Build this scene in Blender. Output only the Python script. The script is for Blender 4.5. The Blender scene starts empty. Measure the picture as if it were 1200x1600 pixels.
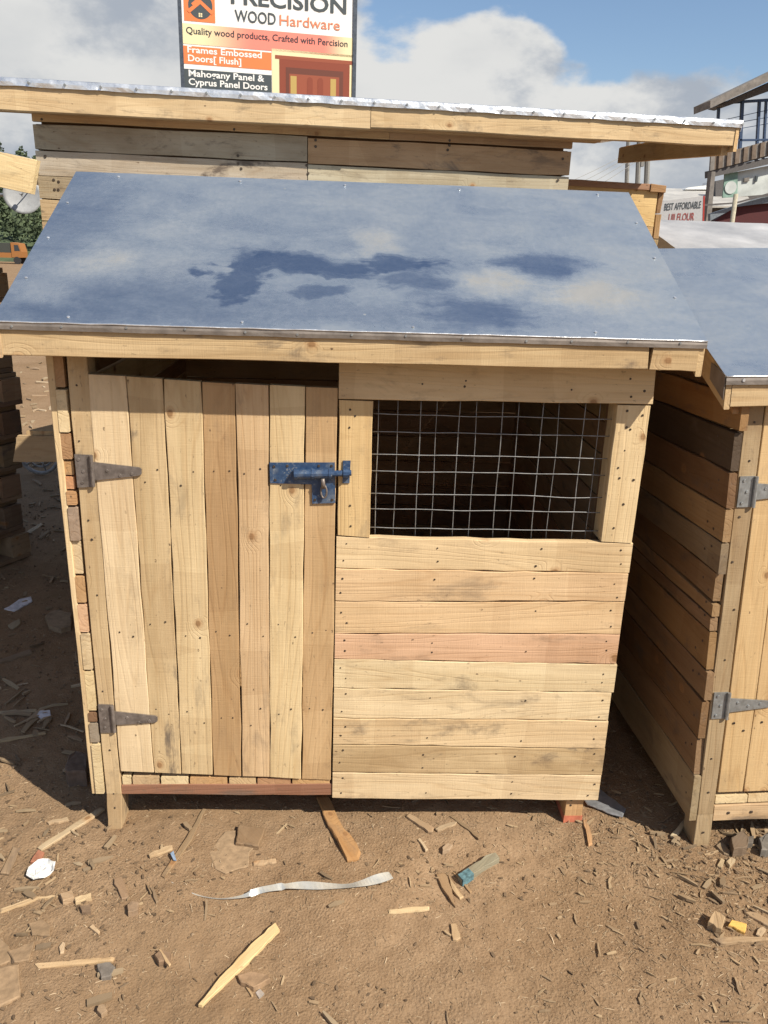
import bpy, math, random
from mathutils import Vector, Matrix, noise
random.seed(7)
C = bpy.context.scene
COL = C.collection
# ------------------------------------------------------------------ camera
F, PT, RL, YW = 1249.41, 0.318935, 0.033525, 0.054129
CAM = Vector((0.57506, -1.58633, 1.32229))
fwd = Vector((math.sin(YW)*math.cos(PT), math.cos(YW)*math.cos(PT), -math.sin(PT)))
rt = Vector((math.cos(YW), -math.sin(YW), 0)); up = rt.cross(fwd)
RT = math.cos(RL)*rt + math.sin(RL)*up; UP = -math.sin(RL)*rt + math.cos(RL)*up
cd = bpy.data.cameras.new('camera'); cam = bpy.data.objects.new('camera', cd); COL.objects.link(cam)
m = Matrix((RT, UP, -fwd)).transposed().to_4x4(); m.translation = CAM
cam.matrix_world = m
cd.sensor_fit = 'VERTICAL'; cd.sensor_height = 24; cd.lens = F/1600*24; cd.clip_start = .05; cd.clip_end = 2000
C.camera = cam
# ------------------------------------------------------------------ light
SUN_EL = math.radians(44.0)
sdir = Vector((0.771*math.cos(SUN_EL), -0.637*math.cos(SUN_EL), math.sin(SUN_EL)))   # towards the sun
sl = bpy.data.lights.new('sun', 'SUN'); sl.energy = 5.0; sl.angle = math.radians(.55); sl.color = (1, .91, .77)
so = bpy.data.objects.new('sun', sl); COL.objects.link(so)
so.rotation_euler = (-sdir).to_track_quat('-Z', 'Y').to_euler(); so.location = (6, -5, 8)
C.view_settings.view_transform = 'Standard'; C.view_settings.look = 'None'
C.view_settings.exposure = 0.52; C.view_settings.gamma = 1; C.view_settings.use_curve_mapping = False

class NT:
    def __init__(s, tree): s.t = tree; s.n = tree.nodes; s.l = tree.links
    def node(s, typ, ins=None, **kw):
        n = s.n.new(typ)
        for k, v in kw.items(): setattr(n, k, v)
        for k, v in (ins or {}).items():
            if v is None: continue
            if isinstance(v, bpy.types.NodeSocket): s.l.new(v, n.inputs[k])
            else: n.inputs[k].default_value = v
        return n
    def math(s, op, a, b=0.0, c=0.0, clamp=False):
        n = s.node('ShaderNodeMath', {0: a, 1: b, 2: c}, operation=op); n.use_clamp = clamp; return n.outputs[0]
    def vmath(s, op, a, b=(0, 0, 0)):
        n = s.node('ShaderNodeVectorMath', {0: a, 1: b}, operation=op)
        return n.outputs['Value'] if op in ('DOT_PRODUCT', 'LENGTH', 'DISTANCE') else n.outputs[0]
    def noise(s, vec, scale, detail=4, rough=.55, dist=0.0, out=0):
        n = s.node('ShaderNodeTexNoise', {'Vector': vec, 'Scale': scale, 'Detail': detail, 'Roughness': rough, 'Distortion': dist}); return n.outputs[out]
    def map(s, v, a, b, c=0.0, d=1.0, smooth=False):
        n = s.node('ShaderNodeMapRange', {'Value': v, 'From Min': a, 'From Max': b, 'To Min': c, 'To Max': d})
        if smooth: n.interpolation_type = 'SMOOTHSTEP'
        return n.outputs[0]
    def mix(s, f, a, b, blend='MIX'):
        n = s.n.new('ShaderNodeMix'); n.data_type = 'RGBA'; n.blend_type = blend
        for i, v in ((0, f), (6, a), (7, b)):
            if isinstance(v, bpy.types.NodeSocket): s.l.new(v, n.inputs[i])
            else: n.inputs[i].default_value = v if i == 0 else (tuple(v)+(1,))[:4]
        return n.outputs[2]

# ------------------------------------------------------------------ sky with clouds
W = bpy.data.worlds.new('World'); C.world = W; W.use_nodes = True
wt = NT(W.node_tree); W.node_tree.nodes.clear()
sky = wt.node('ShaderNodeTexSky'); sky.sky_type = 'NISHITA'; sky.sun_disc = False
sky.sun_elevation = SUN_EL; sky.sun_rotation = math.atan2(sdir.x, sdir.y); sky.air_density = 1.0; sky.dust_density = .6; sky.ozone_density = 2.3
geo = wt.node('ShaderNodeTexCoord'); d = wt.vmath('NORMALIZE', geo.outputs['Generated'])
sp = wt.node('ShaderNodeSeparateXYZ', {0: d}); dz = wt.math('MAXIMUM', sp.outputs[2], 0.0)
den = wt.math('ADD', dz, .22)
px_ = wt.math('DIVIDE', sp.outputs[0], den); py_ = wt.math('DIVIDE', sp.outputs[1], den)
pl = wt.node('ShaderNodeCombineXYZ', {0: px_, 1: py_, 2: wt.math('MULTIPLY', dz, 3.0)}).outputs[0]
vv = wt.vmath('MULTIPLY', d, (1, 1, 1.7))
n1 = wt.noise(vv, 3.3, 9, .55, .12)
n2 = wt.noise(wt.vmath('ADD', vv, (.10, .04, .33)), 5.2, 8, .58, .1)
def blob(dirv, a, b):
    v = Vector(dirv).normalized()
    return wt.map(wt.vmath('DOT_PRODUCT', d, tuple(v)), math.cos(math.radians(a)), math.cos(math.radians(b)), 0, 1, True)
def skydir(px, py):
    return (fwd + RT*((px-600)/F) - UP*((py-800)/F)).normalized()
cov = n1
cov = wt.math('SUBTRACT', cov, wt.math('MULTIPLY', blob(skydir(1180, -130), 13, 5), .16))   # open blue, upper right
cov = wt.math('SUBTRACT', cov, wt.math('MULTIPLY', blob(skydir(600, -90), 8, 3), .22))
cov = wt.math('SUBTRACT', cov, wt.math('MULTIPLY', blob(skydir(120, 200), 7, 2), .12))
cov = wt.math('SUBTRACT', cov, wt.math('MULTIPLY', blob(skydir(740, 215), 6, 2), .04))
cov = wt.math('ADD', cov, wt.math('MULTIPLY', blob(skydir(120, 60), 22, 9), .17))
cov = wt.math('ADD', cov, wt.map(dz, .245, .205, 0, .14, True))
cov = wt.math('SUBTRACT', cov, wt.map(dz, .74, .88, 0, .12, True))                         # clear overhead
cov = wt.math('SUBTRACT', cov, wt.math('MULTIPLY', blob((0.05, .55, .84), 30, 16), .12))   # open sky above the cloud bank
mask = wt.map(cov, .50, .575, 0, 1, True)
light = wt.map(n2, .37, .54, 0, 1, True)
lc = wt.mix(light, (.54, .60, .69), (1.02, 1.02, 1.0))
core = wt.map(cov, .62, .84, 0, .40, True)
lc = wt.mix(core, lc, (.62, .66, .71))
skc = wt.node('ShaderNodeVectorMath', {0: sky.outputs[0], 'Scale': .092}, operation='SCALE').outputs[0]
fin = wt.mix(mask, skc, wt.node('ShaderNodeVectorMath', {0: lc, 'Scale': .52}, operation='SCALE').outputs[0])
bg = wt.node('ShaderNodeBackground', {'Color': fin, 'Strength': 1.0})
wt.l.new(bg.outputs[0], wt.node('ShaderNodeOutputWorld').inputs[0])

# ------------------------------------------------------------------ materials
def newmat(name):
    mt = bpy.data.materials.new(name); mt.use_nodes = True; t = NT(mt.node_tree); t.n.clear()
    out = t.node('ShaderNodeOutputMaterial'); b = t.node('ShaderNodeBsdfPrincipled'); t.l.new(b.outputs[0], out.inputs[0])
    return mt, t, b
def setin(t, b, **kw):
    for k, v in kw.items():
        k = k.replace('_', ' ')
        if isinstance(v, bpy.types.NodeSocket): t.l.new(v, b.inputs[k])
        else: b.inputs[k].default_value = v if not isinstance(v, tuple) or len(v) == 4 else v+(1,)
def bump(t, b, h, strength, dist):
    n = t.node('ShaderNodeBump', {'Height': h, 'Strength': strength, 'Distance': dist}); t.l.new(n.outputs[0], b.inputs['Normal'])

def wood_material(name, rough=.78, fuzz=0.0):
    mt, t, b = newmat(name)
    oi = t.node('ShaderNodeObjectInfo'); tc = t.node('ShaderNodeTexCoord')
    grime = t.node('ShaderNodeAttribute'); grime.attribute_type = 'OBJECT'; grime.attribute_name = 'grime'
    gr = grime.outputs['Fac']
    off = t.node('ShaderNodeCombineXYZ', {0: t.math('MULTIPLY', oi.outputs['Random'], 37.0), 1: t.math('MULTIPLY', oi.outputs['Random'], 91.0), 2: t.math('MULTIPLY', oi.outputs['Random'], 13.0)}).outputs[0]
    v = t.vmath('ADD', tc.outputs['Object'], off)
    # knots bend the grain around them
    vk = t.vmath('MULTIPLY', v, (13, 17, 17))
    vo = t.node('ShaderNodeTexVoronoi', {'Vector': vk, 'Scale': 1.0, 'Randomness': 1.0}); vo.voronoi_dimensions = '2D'
    on = t.math('GREATER_THAN', t.node('ShaderNodeSeparateColor', {0: vo.outputs['Color']}).outputs[0], .925)
    kd = vo.outputs['Distance']
    knot = t.math('MULTIPLY', t.map(kd, .13, .06, 0, 1, True), on)
    kring = t.math('MULTIPLY', t.map(kd, .55, .05, 0, 1, True), on)
    long_ = t.vmath('MULTIPLY', v, (.9, 11, 11))
    fld = t.math('ADD', t.noise(long_, 1.0, 2, .4), t.math('MULTIPLY', kring, .16))
    rings = t.math('PINGPONG', t.math('MULTIPLY', fld, 17.0), .5)
    rings = t.map(rings, .28, .5, 0, 1, True)
    streak = t.noise(t.vmath('MULTIPLY', v, (3, 190, 190)), 1.0, 5, .65)
    broad = t.noise(t.vmath('MULTIPLY', v, (2.2, 22, 22)), 1.0, 4, .6)
    spots = t.noise(t.vmath('MULTIPLY', v, (60, 140, 140)), 1.0, 3, .6)
    col = oi.outputs['Color']
    dark = t.mix(1.0, col, (.70, .57, .45), 'MULTIPLY')
    c = t.mix(t.math('MULTIPLY', rings, .30), col, dark)
    c = t.mix(t.map(streak, .40, .75, 0, .45), c, dark)
    lite = t.mix(1.0, col, (1.13, 1.14, 1.18), 'MULTIPLY')
    c = t.mix(t.map(broad, .35, .62, .75, 0), c, lite)
    # rough sawn fuzz, weather stains, smudges
    st = t.noise(t.vmath('MULTIPLY', v, (7, 15, 15)), 1.0, 6, .68, .4)
    stm = t.math('MULTIPLY', t.map(st, .53, .70, 0, 1, True), t.math('ADD', t.math('MULTIPLY', gr, .85), .10))
    c = t.mix(stm, c, (.125, .10, .08))
    gen = t.noise(t.vmath('MULTIPLY', v, (4, 9, 9)), 1.0, 5, .6)
    c = t.mix(t.math('MULTIPLY', t.map(gen, .42, .68, 0, 1, True), t.math('ADD', t.math('MULTIPLY', gr, .5), .16)), c, t.mix(1.0, col, (.72, .66, .60), 'MULTIPLY'))
    c = t.mix(t.map(spots, .66, .74, 0, .55), c, (.14, .10, .065))
    c = t.mix(t.math('MULTIPLY', knot, .80), c, (.17, .085, .035))
    halo = t.math('MULTIPLY', t.math('MULTIPLY', t.map(kd, .24, .12, 0, 1, True), on), .38)
    c = t.mix(halo, c, (.36, .20, .09))
    # zones of different age along the board, where other boards once lay across it
    zn = t.node('ShaderNodeTexVoronoi', {'Vector': t.vmath('MULTIPLY', v, (6.5, .6, .6)), 'Scale': 1.0, 'Randomness': 1.0}); zn.voronoi_dimensions = '3D'
    zr = t.node('ShaderNodeSeparateColor', {0: zn.outputs['Color']})
    c = t.mix(t.math('MULTIPLY', t.map(zr.outputs[0], .62, .70), .26), c, t.mix(1.0, c, (.70, .63, .58), 'MULTIPLY'))
    # dents, staple holes and short dark slivers
    dv = t.node('ShaderNodeTexVoronoi', {'Vector': t.vmath('MULTIPLY', t.vmath('ADD', v, t.node('ShaderNodeTexNoise', {'Vector': v, 'Scale': 90.0}).outputs['Color']), (1, 1, 1)), 'Scale': 1.0})
    dv.inputs['Scale'].default_value = 1.0
    t.l.new(t.vmath('MULTIPLY', v, (34, 62, 62)), dv.inputs['Vector'])
    dm_ = t.math('MULTIPLY', t.map(dv.outputs['Distance'], .17, .09, 0, 1, True), t.math('GREATER_THAN', t.node('ShaderNodeSeparateColor', {0: dv.outputs['Color']}).outputs[1], .91))
    wig = t.map(t.noise(v, 260, 2, .5), .42, .5, 0, 1)
    c = t.mix(t.math('MULTIPLY', t.math('MULTIPLY', dm_, wig), .85), c, (.10, .065, .04))
    setin(t, b, Base_Color=c, Roughness=rough, Specular_IOR_Level=.22)
    h = t.math('ADD', t.math('MULTIPLY', rings, -.35), t.math('MULTIPLY', streak, 1.0))
    saw = t.noise(t.vmath('MULTIPLY', v, (420, 26, 26)), 1.0, 2, .5)
    h = t.math('ADD', h, t.math('MULTIPLY', saw, .45))
    h = t.math('ADD', h, t.math('MULTIPLY', knot, .5))
    bump(t, b, h, .55, .0016)
    return mt
WOOD = wood_material('sawn_pine')
def plain(name, col, rough=.6, metal=0.0, var=.25, nscale=40, bumpd=0.0, spec=.4):
    mt, t, b = newmat(name); tc = t.node('ShaderNodeTexCoord')
    n = t.noise(tc.outputs['Object'], nscale, 6, .62)
    c = t.mix(t.map(n, .35, .68), tuple(x*(1-var) for x in col), tuple(min(1, x*(1+var)) for x in col))
    setin(t, b, Base_Color=c, Roughness=t.map(n, .3, .7, max(0, rough-.1), min(1, rough+.1)), Metallic=metal, Specular_IOR_Level=spec)
    if bumpd: bump(t, b, n, .6, bumpd)
    return mt
def tinted(name, rough=.8, nscale=60, bumpd=.002):
    mt, t, b = newmat(name); tc = t.node('ShaderNodeTexCoord'); oi = t.node('ShaderNodeObjectInfo')
    n = t.noise(tc.outputs['Object'], nscale, 6, .62)
    c = t.mix(1.0, oi.outputs['Color'], t.mix(t.map(n, .3, .7), (.7, .7, .7), (1.2, 1.2, 1.2)), 'MULTIPLY')
    setin(t, b, Base_Color=c, Roughness=rough, Specular_IOR_Level=.25); bump(t, b, n, .6, bumpd)
    return mt
TINT = tinted('rough_tinted')
NAIL = plain('nail_steel', (.09, .07, .055), .5, .6, .3)
WIRE = plain('galvanised_wire', (.27, .275, .28), .5, .6, .2)
HINGE_OLD = plain('dull_rusty_steel', (.185, .16, .145), .5, .45, .3, 60, .0003)
HINGE_NEW = plain('zinc_steel', (.30, .315, .32), .42, .6, .15, 90)
BLUE = None
mt, t, b = newmat('blue_paint_chipped'); tc = t.node('ShaderNodeTexCoord')
n = t.noise(tc.outputs['Object'], 130, 6, .65)
c = t.mix(t.map(n, .35, .6), (.016, .042, .105), (.035, .075, .155)); c = t.mix(t.map(n, .60, .68), c, (.20, .21, .22))
dst = t.noise(tc.outputs['Object'], 30, 4, .6); c = t.mix(t.map(dst, .5, .7, 0, .4), c, (.22, .24, .25))
setin(t, b, Base_Color=c, Roughness=.42, Metallic=.1); bump(t, b, n, .4, .0005); BLUE = mt

def roof_metal(name, main=False):
    mt, t, b = newmat(name); tc = t.node('ShaderNodeTexCoord'); v = tc.outputs['Object']
    big = t.noise(t.vmath('ADD', v, (2.3, 1.1, 0)), 2.4, 6, .60, .6)
    med = t.noise(t.vmath('MULTIPLY', v, (5, 9, 9)), 1.0, 7, .62, .8)
    fine = t.noise(v, 150, 4, .6)
    dust = t.math('ADD', t.map(big, .30, .66, .32, .54), t.map(med, .38, .66, -.07, .12))
    if main:
        # wiped patches: hand-sized smears in the middle of the sheet and along the lower left
        def wv(sc_, off_):
            nz = t.node('ShaderNodeTexNoise', {'Vector': t.vmath('ADD', v, off_), 'Scale': sc_, 'Detail': 3.0, 'Roughness': .55}).outputs['Color']
            return t.vmath('SUBTRACT', nz, (.5, .5, .5))
        vwarp = t.vmath('ADD', v, t.vmath('ADD', t.vmath('MULTIPLY', wv(7, (0, 0, 0)), (.22, .13, 0)), t.vmath('MULTIPLY', wv(34, (3, 1, 2)), (.075, .028, 0))))
        strokes = t.map(t.noise(t.vmath('MULTIPLY', vwarp, (7, 60, 1)), 1.0, 4, .6), .3, .7, -.22, .22)
        def ell(cx, cy, rx, ry, soft=.5):
            q = t.vmath('MULTIPLY', t.vmath('SUBTRACT', vwarp, (cx, cy, 0)), (1/rx, 1/ry, 0))
            L = t.math('ADD', t.vmath('LENGTH', q), strokes)
            return t.map(L, 1.0+soft*.40, 1.0-soft*.40, 0, 1, True)
        w = ell(.43, .17, .065, .105, .9)
        for (cx, cy, rx, ry, k, so_) in ((.55, .235, .16, .05, 1, .9), (.74, .255, .10, .045, 1, 1.0), (.585, .12, .055, .035, .85, 1.2), (.77, .185, .08, .04, .8, 1.3), (.89, .08, .12, .075, .9, 1.5), (1.04, .265, .12, .035, .9, 1.4), (.20, .07, .42, .13, .75, 2.2), (.62, .05, .40, .06, .6, 2.2), (.03, .35, .11, .24, .6, 2.2)):
            w = t.math('MAXIMUM', w, t.math('MULTIPLY', ell(cx, cy, rx, ry, so_), k))
        dst2 = dust
        for (cx, cy, rx, ry, k) in ((.93, .19, .06, .045, .4), (1.12, .16, .09, .05, .35), (.13, .20, .07, .07, .4), (.06, .10, .05, .03, .4), (.70, .33, .05, .05, .3)):
            dust = t.math('ADD', dust, t.math('MULTIPLY', ell(cx, cy, rx, ry, 2.0), k))
        dust = t.math('MULTIPLY', dust, t.math('SUBTRACT', 1.0, t.math('MULTIPLY', w, .84)))
    dust = t.math('MULTIPLY', dust, t.map(fine, .3, .7, .85, 1.12)); dust = t.math('MINIMUM', t.math('MAXIMUM', dust, 0.02), .8)
    spots = t.node('ShaderNodeTexVoronoi', {'Vector': v, 'Scale': 17.0})
    sp_ = t.math('MULTIPLY', t.map(spots.outputs['Distance'], .07, .045), t.math('GREATER_THAN', t.node('ShaderNodeSeparateColor', {0: spots.outputs['Color']}).outputs[1], .86))
    dust = t.math('MAXIMUM', dust, t.math('MULTIPLY', sp_, .8))
    dcol = t.mix(t.map(med, .4, .7), (.155, .165, .165), (.205, .203, .192))
    mcol = t.mix(t.map(t.noise(v, 60, 3, .5), .3, .7), (.40, .49, .60), (.47, .55, .65))
    if main:
        be = ell(.93, .19, .07, .05, 2.0)
        for e_ in ((1.12, .16, .10, .06), (.14, .21, .08, .09), (.07, .11, .07, .035), (.70, .34, .05, .06), (.30, .20, .07, .05)): be = t.math('MAXIMUM', be, ell(*e_, 2.0))
        dcol = t.mix(t.math('MULTIPLY', be, .5), dcol, (.30, .265, .21))
        # rub marks and dry runs down the slope
        run = t.noise(t.vmath('MULTIPLY', v, (34, 3.2, 1)), 1.0, 4, .6)
        dcol = t.mix(t.map(run, .55, .72, 0, .35), dcol, (.30, .295, .28))
    c = t.mix(dust, mcol, dcol)
    setin(t, b, Base_Color=c, Metallic=t.math('SUBTRACT', 1.0, dust), Roughness=t.math('ADD', t.math('MULTIPLY', dust, .34), .17), Specular_IOR_Level=.4)
    bump(t, b, t.math('ADD', t.noise(v, 7, 3, .5), t.math('MULTIPLY', med, .15)), .38, .006)
    return mt
ROOF_MAIN = roof_metal('galvanised_sheet_wiped', True); ROOF = roof_metal('galvanised_sheet_dusty')
FLAP = plain('dull_folded_edge', (.20, .175, .155), .55, .35, .25, 30, .001)
SHINY = plain('bright_galvanised', (.74, .76, .78), .33, .8, .15, 26, .004)
BRIGHT = plain('bright_aluminium_sheet', (.46, .46, .46), .45, .3, .25, 3, .004)
FELT = plain('sheet_underside', (.20, .19, .18), .7, .3)

mt, t, b = newmat('dry_earth'); tc = t.node('ShaderNodeTexCoord'); v = tc.outputs['Object']
a1 = t.noise(v, 1.7, 7, .62); a2 = t.noise(v, 26, 7, .66); a3 = t.noise(v, 210, 5, .65)
c = t.mix(t.map(a1, .35, .65), (.232, .152, .087), (.302, .208, .128))
c = t.mix(t.map(a2, .40, .70, 0, .55), c, (.185, .118, .066))
c = t.mix(t.map(a3, .56, .74, 0, .45), c, (.36, .275, .185))
c = t.mix(t.map(a3, .44, .32, 0, .6), c, (.105, .068, .04))
pat = t.noise(v, .9, 5, .6, .8); c = t.mix(t.map(pat, .48, .64, 0, .45), c, (.21, .138, .077))
vo = t.node('ShaderNodeTexVoronoi', {'Vector': t.vmath('MULTIPLY', v, (1, 1, 1)), 'Scale': 95.0})
vm = t.math('MULTIPLY', t.map(vo.outputs['Distance'], .22, .14), t.math('GREATER_THAN', t.node('ShaderNodeSeparateColor', {0: vo.outputs['Color']}).outputs[0], .87))
c = t.mix(t.math('MULTIPLY', vm, .7), c, (.40, .31, .20))
setin(t, b, Base_Color=c, Roughness=.95, Specular_IOR_Level=.12)
v2 = t.node('ShaderNodeTexVoronoi', {'Vector': v, 'Scale': 140.0}); crumbs = t.map(v2.outputs['Distance'], .0, .6, 1, 0)
smooth_ = t.map(t.noise(v, 2.4, 3, .5), .42, .58, .35, 1.0)
h = t.math('ADD', t.math('MULTIPLY', a2, .8), t.math('MULTIPLY', smooth_, t.math('ADD', t.math('MULTIPLY', a3, .6), t.math('ADD', t.math('MULTIPLY', vm, .4), t.math('MULTIPLY', crumbs, .22)))))
bump(t, b, h, .62, .012); EARTH = mt

# ------------------------------------------------------------------ helpers
def V(px, py, Y):
    "a point at depth Y as the photograph shows it"
    r = fwd + RT*((px-600)/F) - UP*((py-800)/F); return CAM + r*((Y-CAM.y)/r.y)
def G(px, py, z=0.0):
    r = fwd + RT*((px-600)/F) - UP*((py-800)/F); return CAM + r*((z-CAM.z)/r.z)
def link(o, parent=None, color=None, grime=None):
    COL.objects.link(o)
    if parent: o.parent = parent
    if color: o.color = tuple(color)+(1,)
    if grime is not None: o['grime'] = float(grime)
    return o
def mesh(name, vs, fs, mat, parent=None, M=None, color=None, smooth=False, grime=None, kind=None):
    me = bpy.data.meshes.new(name); me.from_pydata([tuple(v) for v in vs], [], fs); me.materials.append(mat)
    if smooth: me.shade_smooth()
    o = bpy.data.objects.new(name, me)
    if M: o.matrix_local = M
    link(o, parent, color, grime)
    if kind: o['kind'] = kind
    return o
def thing(name, label, cat, loc=(0, 0, 0), rot=(0, 0, 0), group=None):
    o = bpy.data.objects.new(name, None); o.empty_display_size = .1; o.location = loc; o.rotation_euler = rot
    COL.objects.link(o); return tag(o, label, cat, group)
def tag(o, label, cat, group=None):
    o['label'] = label; o['category'] = cat
    if group: o['group'] = group
    return o
def slab(name, c, back, mat, parent=None, color=(.57, .43, .235), ch=.0012, n=7, jit=.001, grime=.2, shrink=0.0, label=None):
    """c: four corners of the visible face (bl, br, tr, tl); back: thickness vector away from the viewer"""
    c = [Vector(x) for x in c]; back = Vector(back)
    if ((c[1]-c[0]).length + (c[2]-c[3]).length) < ((c[3]-c[0]).length + (c[2]-c[1]).length):
        A0, A1, B0, B1 = c[0], c[3], c[1], c[2]          # long axis vertical
    else: A0, A1, B0, B1 = c[3], c[2], c[0], c[1]        # long axis horizontal: A = top edge
    xl = ((A1+B1)-(A0+B0)).normalized(); T = back.length; zb = back.normalized()
    yl = zb.cross(xl).normalized(); zl = xl.cross(yl)
    cen = (A0+A1+B0+B1)/4 + back/2
    vs = []
    for i in range(n+1):
        s = i/n; a = A0.lerp(A1, s); b_ = B0.lerp(B1, s); w = (b_-a); wl = w.length; wn = w/wl if wl > 1e-6 else yl
        a = a+wn*(shrink+random.uniform(-jit, jit)); b_ = b_-wn*(shrink+random.uniform(-jit, jit))
        e = random.uniform(-jit, jit)*.6
        if i == 0: ex = xl*shrink*.3
        elif i == n: ex = -xl*shrink*.3
        else: ex = Vector()
        bk = zb*e + ex
        for p in (a+wn*ch+bk, b_-wn*ch+bk, b_+zb*ch+bk, b_+zb*(T-ch)+bk, b_-wn*ch+zb*T+bk, a+wn*ch+zb*T+bk, a+zb*(T-ch)+bk, a+zb*ch+bk):
            r = p-cen; vs.append((r.dot(xl), r.dot(yl), r.dot(zl)))
    fs = []
    for i in range(n):
        for k in range(8):
            k2 = (k+1) % 8; fs.append((i*8+k, (i+1)*8+k, (i+1)*8+k2, i*8+k2))
    fs.append(tuple(range(8))); fs.append(tuple(n*8+k for k in reversed(range(8))))
    # outward orientation check
    v0, v1, v2 = (Vector(vs[i]) for i in fs[0][:3]); 
    if (v1-v0).cross(v2-v1).dot((v0+v2)/2*Vector((0, 1, 1))) < 0: fs = [tuple(reversed(f)) for f in fs]
    M = Matrix((xl, yl, zl)).transposed().to_4x4(); M.translation = cen
    o = mesh(name, vs, fs, mat, parent, M, color, grime=grime)
    if label: o['label'] = label
    return o
def box(x0, x1, y0, y1, z0, z1):
    return ([(x0, y0, z0), (x1, y0, z0), (x1, y1, z0), (x0, y1, z0), (x0, y0, z1), (x1, y0, z1), (x1, y1, z1), (x0, y1, z1)],
            [(0, 3, 2, 1), (4, 5, 6, 7), (0, 1, 5, 4), (1, 2, 6, 5), (2, 3, 7, 6), (3, 0, 4, 7)])
class MB:
    def __init__(s): s.v = []; s.f = []
    def add(s, vf):
        o = len(s.v); s.v += [tuple(x) for x in vf[0]]; s.f += [tuple(i+o for i in f) for f in vf[1]]; return s
    def tube(s, pts, r, k=6, r1=None):
        pts = [Vector(p) for p in pts]; o = len(s.v); n = len(pts)
        for i, p in enumerate(pts):
            d = (pts[min(i+1, n-1)]-pts[max(i-1, 0)]).normalized(); a = d.orthogonal().normalized() if i == 0 else (a-d*a.dot(d)).normalized(); b_ = d.cross(a)
            rr = r if r1 is None else r+(r1-r)*i/(n-1)
            for j in range(k):
                w = 2*math.pi*j/k; s.v.append(tuple(p+(a*math.cos(w)+b_*math.sin(w))*rr))
        for i in range(n-1):
            for j in range(k): s.f.append((o+i*k+j, o+i*k+(j+1) % k, o+(i+1)*k+(j+1) % k, o+(i+1)*k+j))
        s.f.append(tuple(o+j for j in reversed(range(k)))); s.f.append(tuple(o+(n-1)*k+j for j in range(k))); return s
    def disc(s, p, nrm, r, h=.0006, k=7):
        p = Vector(p); nrm = Vector(nrm).normalized(); a = nrm.orthogonal().normalized(); b_ = nrm.cross(a); o = len(s.v)
        for (q, rr) in ((p, r), (p+nrm*h, r*.8)):
            for j in range(k): w = 2*math.pi*j/k; s.v.append(tuple(q+(a*math.cos(w)+b_*math.sin(w))*rr))
        for j in range(k): s.f.append((o+j, o+(j+1) % k, o+k+(j+1) % k, o+k+j))
        s.f.append(tuple(o+k+j for j in range(k))); return s
    def poly(s, pts, back):
        "prism: outline pts (counter-clockwise seen from the front), thickness vector back"
        o = len(s.v); n = len(pts); b_ = Vector(back)
        s.v += [tuple(Vector(p)) for p in pts] + [tuple(Vector(p)+b_) for p in pts]
        s.f.append(tuple(o+i for i in range(n))); s.f.append(tuple(o+n+i for i in reversed(range(n))))
        for i in range(n): s.f.append((o+i, o+n+i, o+n+(i+1) % n, o+(i+1) % n))
        return s
    def build(s, name, mat, parent=None, **kw): return mesh(name, s.v, s.f, mat, parent, **kw)

PALE = (.58, .45, .262); CREAM = (.61, .485, .30); TAN = (.485, .36, .205); ORANGE = (.47, .295, .145); BROWN = (.36, .22, .115)
PINK = (.51, .31, .20); GREY = (.26, .215, .16); GOLD = (.54, .385, .195); REDB = (.23, .115, .07); DARKW = (.20, .12, .065)  # DARKW: dark wood, also carries interior shade on hidden boards
def jitc(c, a=.06):
    k = 1+random.uniform(-a, a); return tuple(max(.01, x*k*(1+random.uniform(-a, a)*.4)) for x in c)

# ------------------------------------------------------------------ ground
def zg(x, y):
    near = 1.0 if y < 6 else 0.0
    z = 0.0
    if -3 < x < 4 and -2 < y < 6:
        z = .009*noise.noise(Vector((x*4.5, y*4.5, 1.3))) + .0022*max(-.5, noise.noise(Vector((x*85, y*85, 6))))*(noise.noise(Vector((x*3, y*3, 21)))+.6) + .0042*noise.noise(Vector((x*17, y*17, 4.1))) + .0022*noise.noise(Vector((x*48, y*48, 2.2)))
        z += .012*max(0, noise.noise(Vector((x*1.1+7, y*1.1, 9)))) - .004
    if y > 8: z -= min(1.6, (y-8)*.031)
    return z
def axis(lo, hi, step, far, grow=1.22):
    a = [lo+i*step for i in range(int((hi-lo)/step)+1)]; s = step; x = a[-1]
    while x < far: s *= grow; x += s; a.append(x)
    s = step; x = a[0]
    while x > -far: s *= grow; x -= s; a.insert(0, x)
    return a
xs = axis(-.9, 2.1, .0095, 900, 1.2); ys = axis(-.75, 1.0, .0095, 900, 1.16)
vs = [(x, y, zg(x, y)) for y in ys for x in xs]; nx = len(xs)
fs = [(j*nx+i, j*nx+i+1, (j+1)*nx+i+1, (j+1)*nx+i) for j in range(len(ys)-1) for i in range(nx-1)]
mesh('ground', vs, fs, EARTH, smooth=True, kind='structure')

# ------------------------------------------------------------------ main kennel
YB = .0
def P(px, py, y=0.0): return V(px, py, y)
K = thing('pallet_wood_kennel', 'middle kennel with smeared blue metal roof and blue bolt on its plank door', 'kennel')
nails = MB()
def nail(p, r=.0021, nrm=(0, -1, 0)): nails.disc(Vector(p)+Vector(nrm)*.0004, nrm, r*random.uniform(.75, 1.2), .0009)
BK = (0, .018, 0)
def q4(bl, br, tr, tl, y=0.0): return [P(*bl, y), P(*br, y), P(*tr, y), P(*tl, y)]
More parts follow.
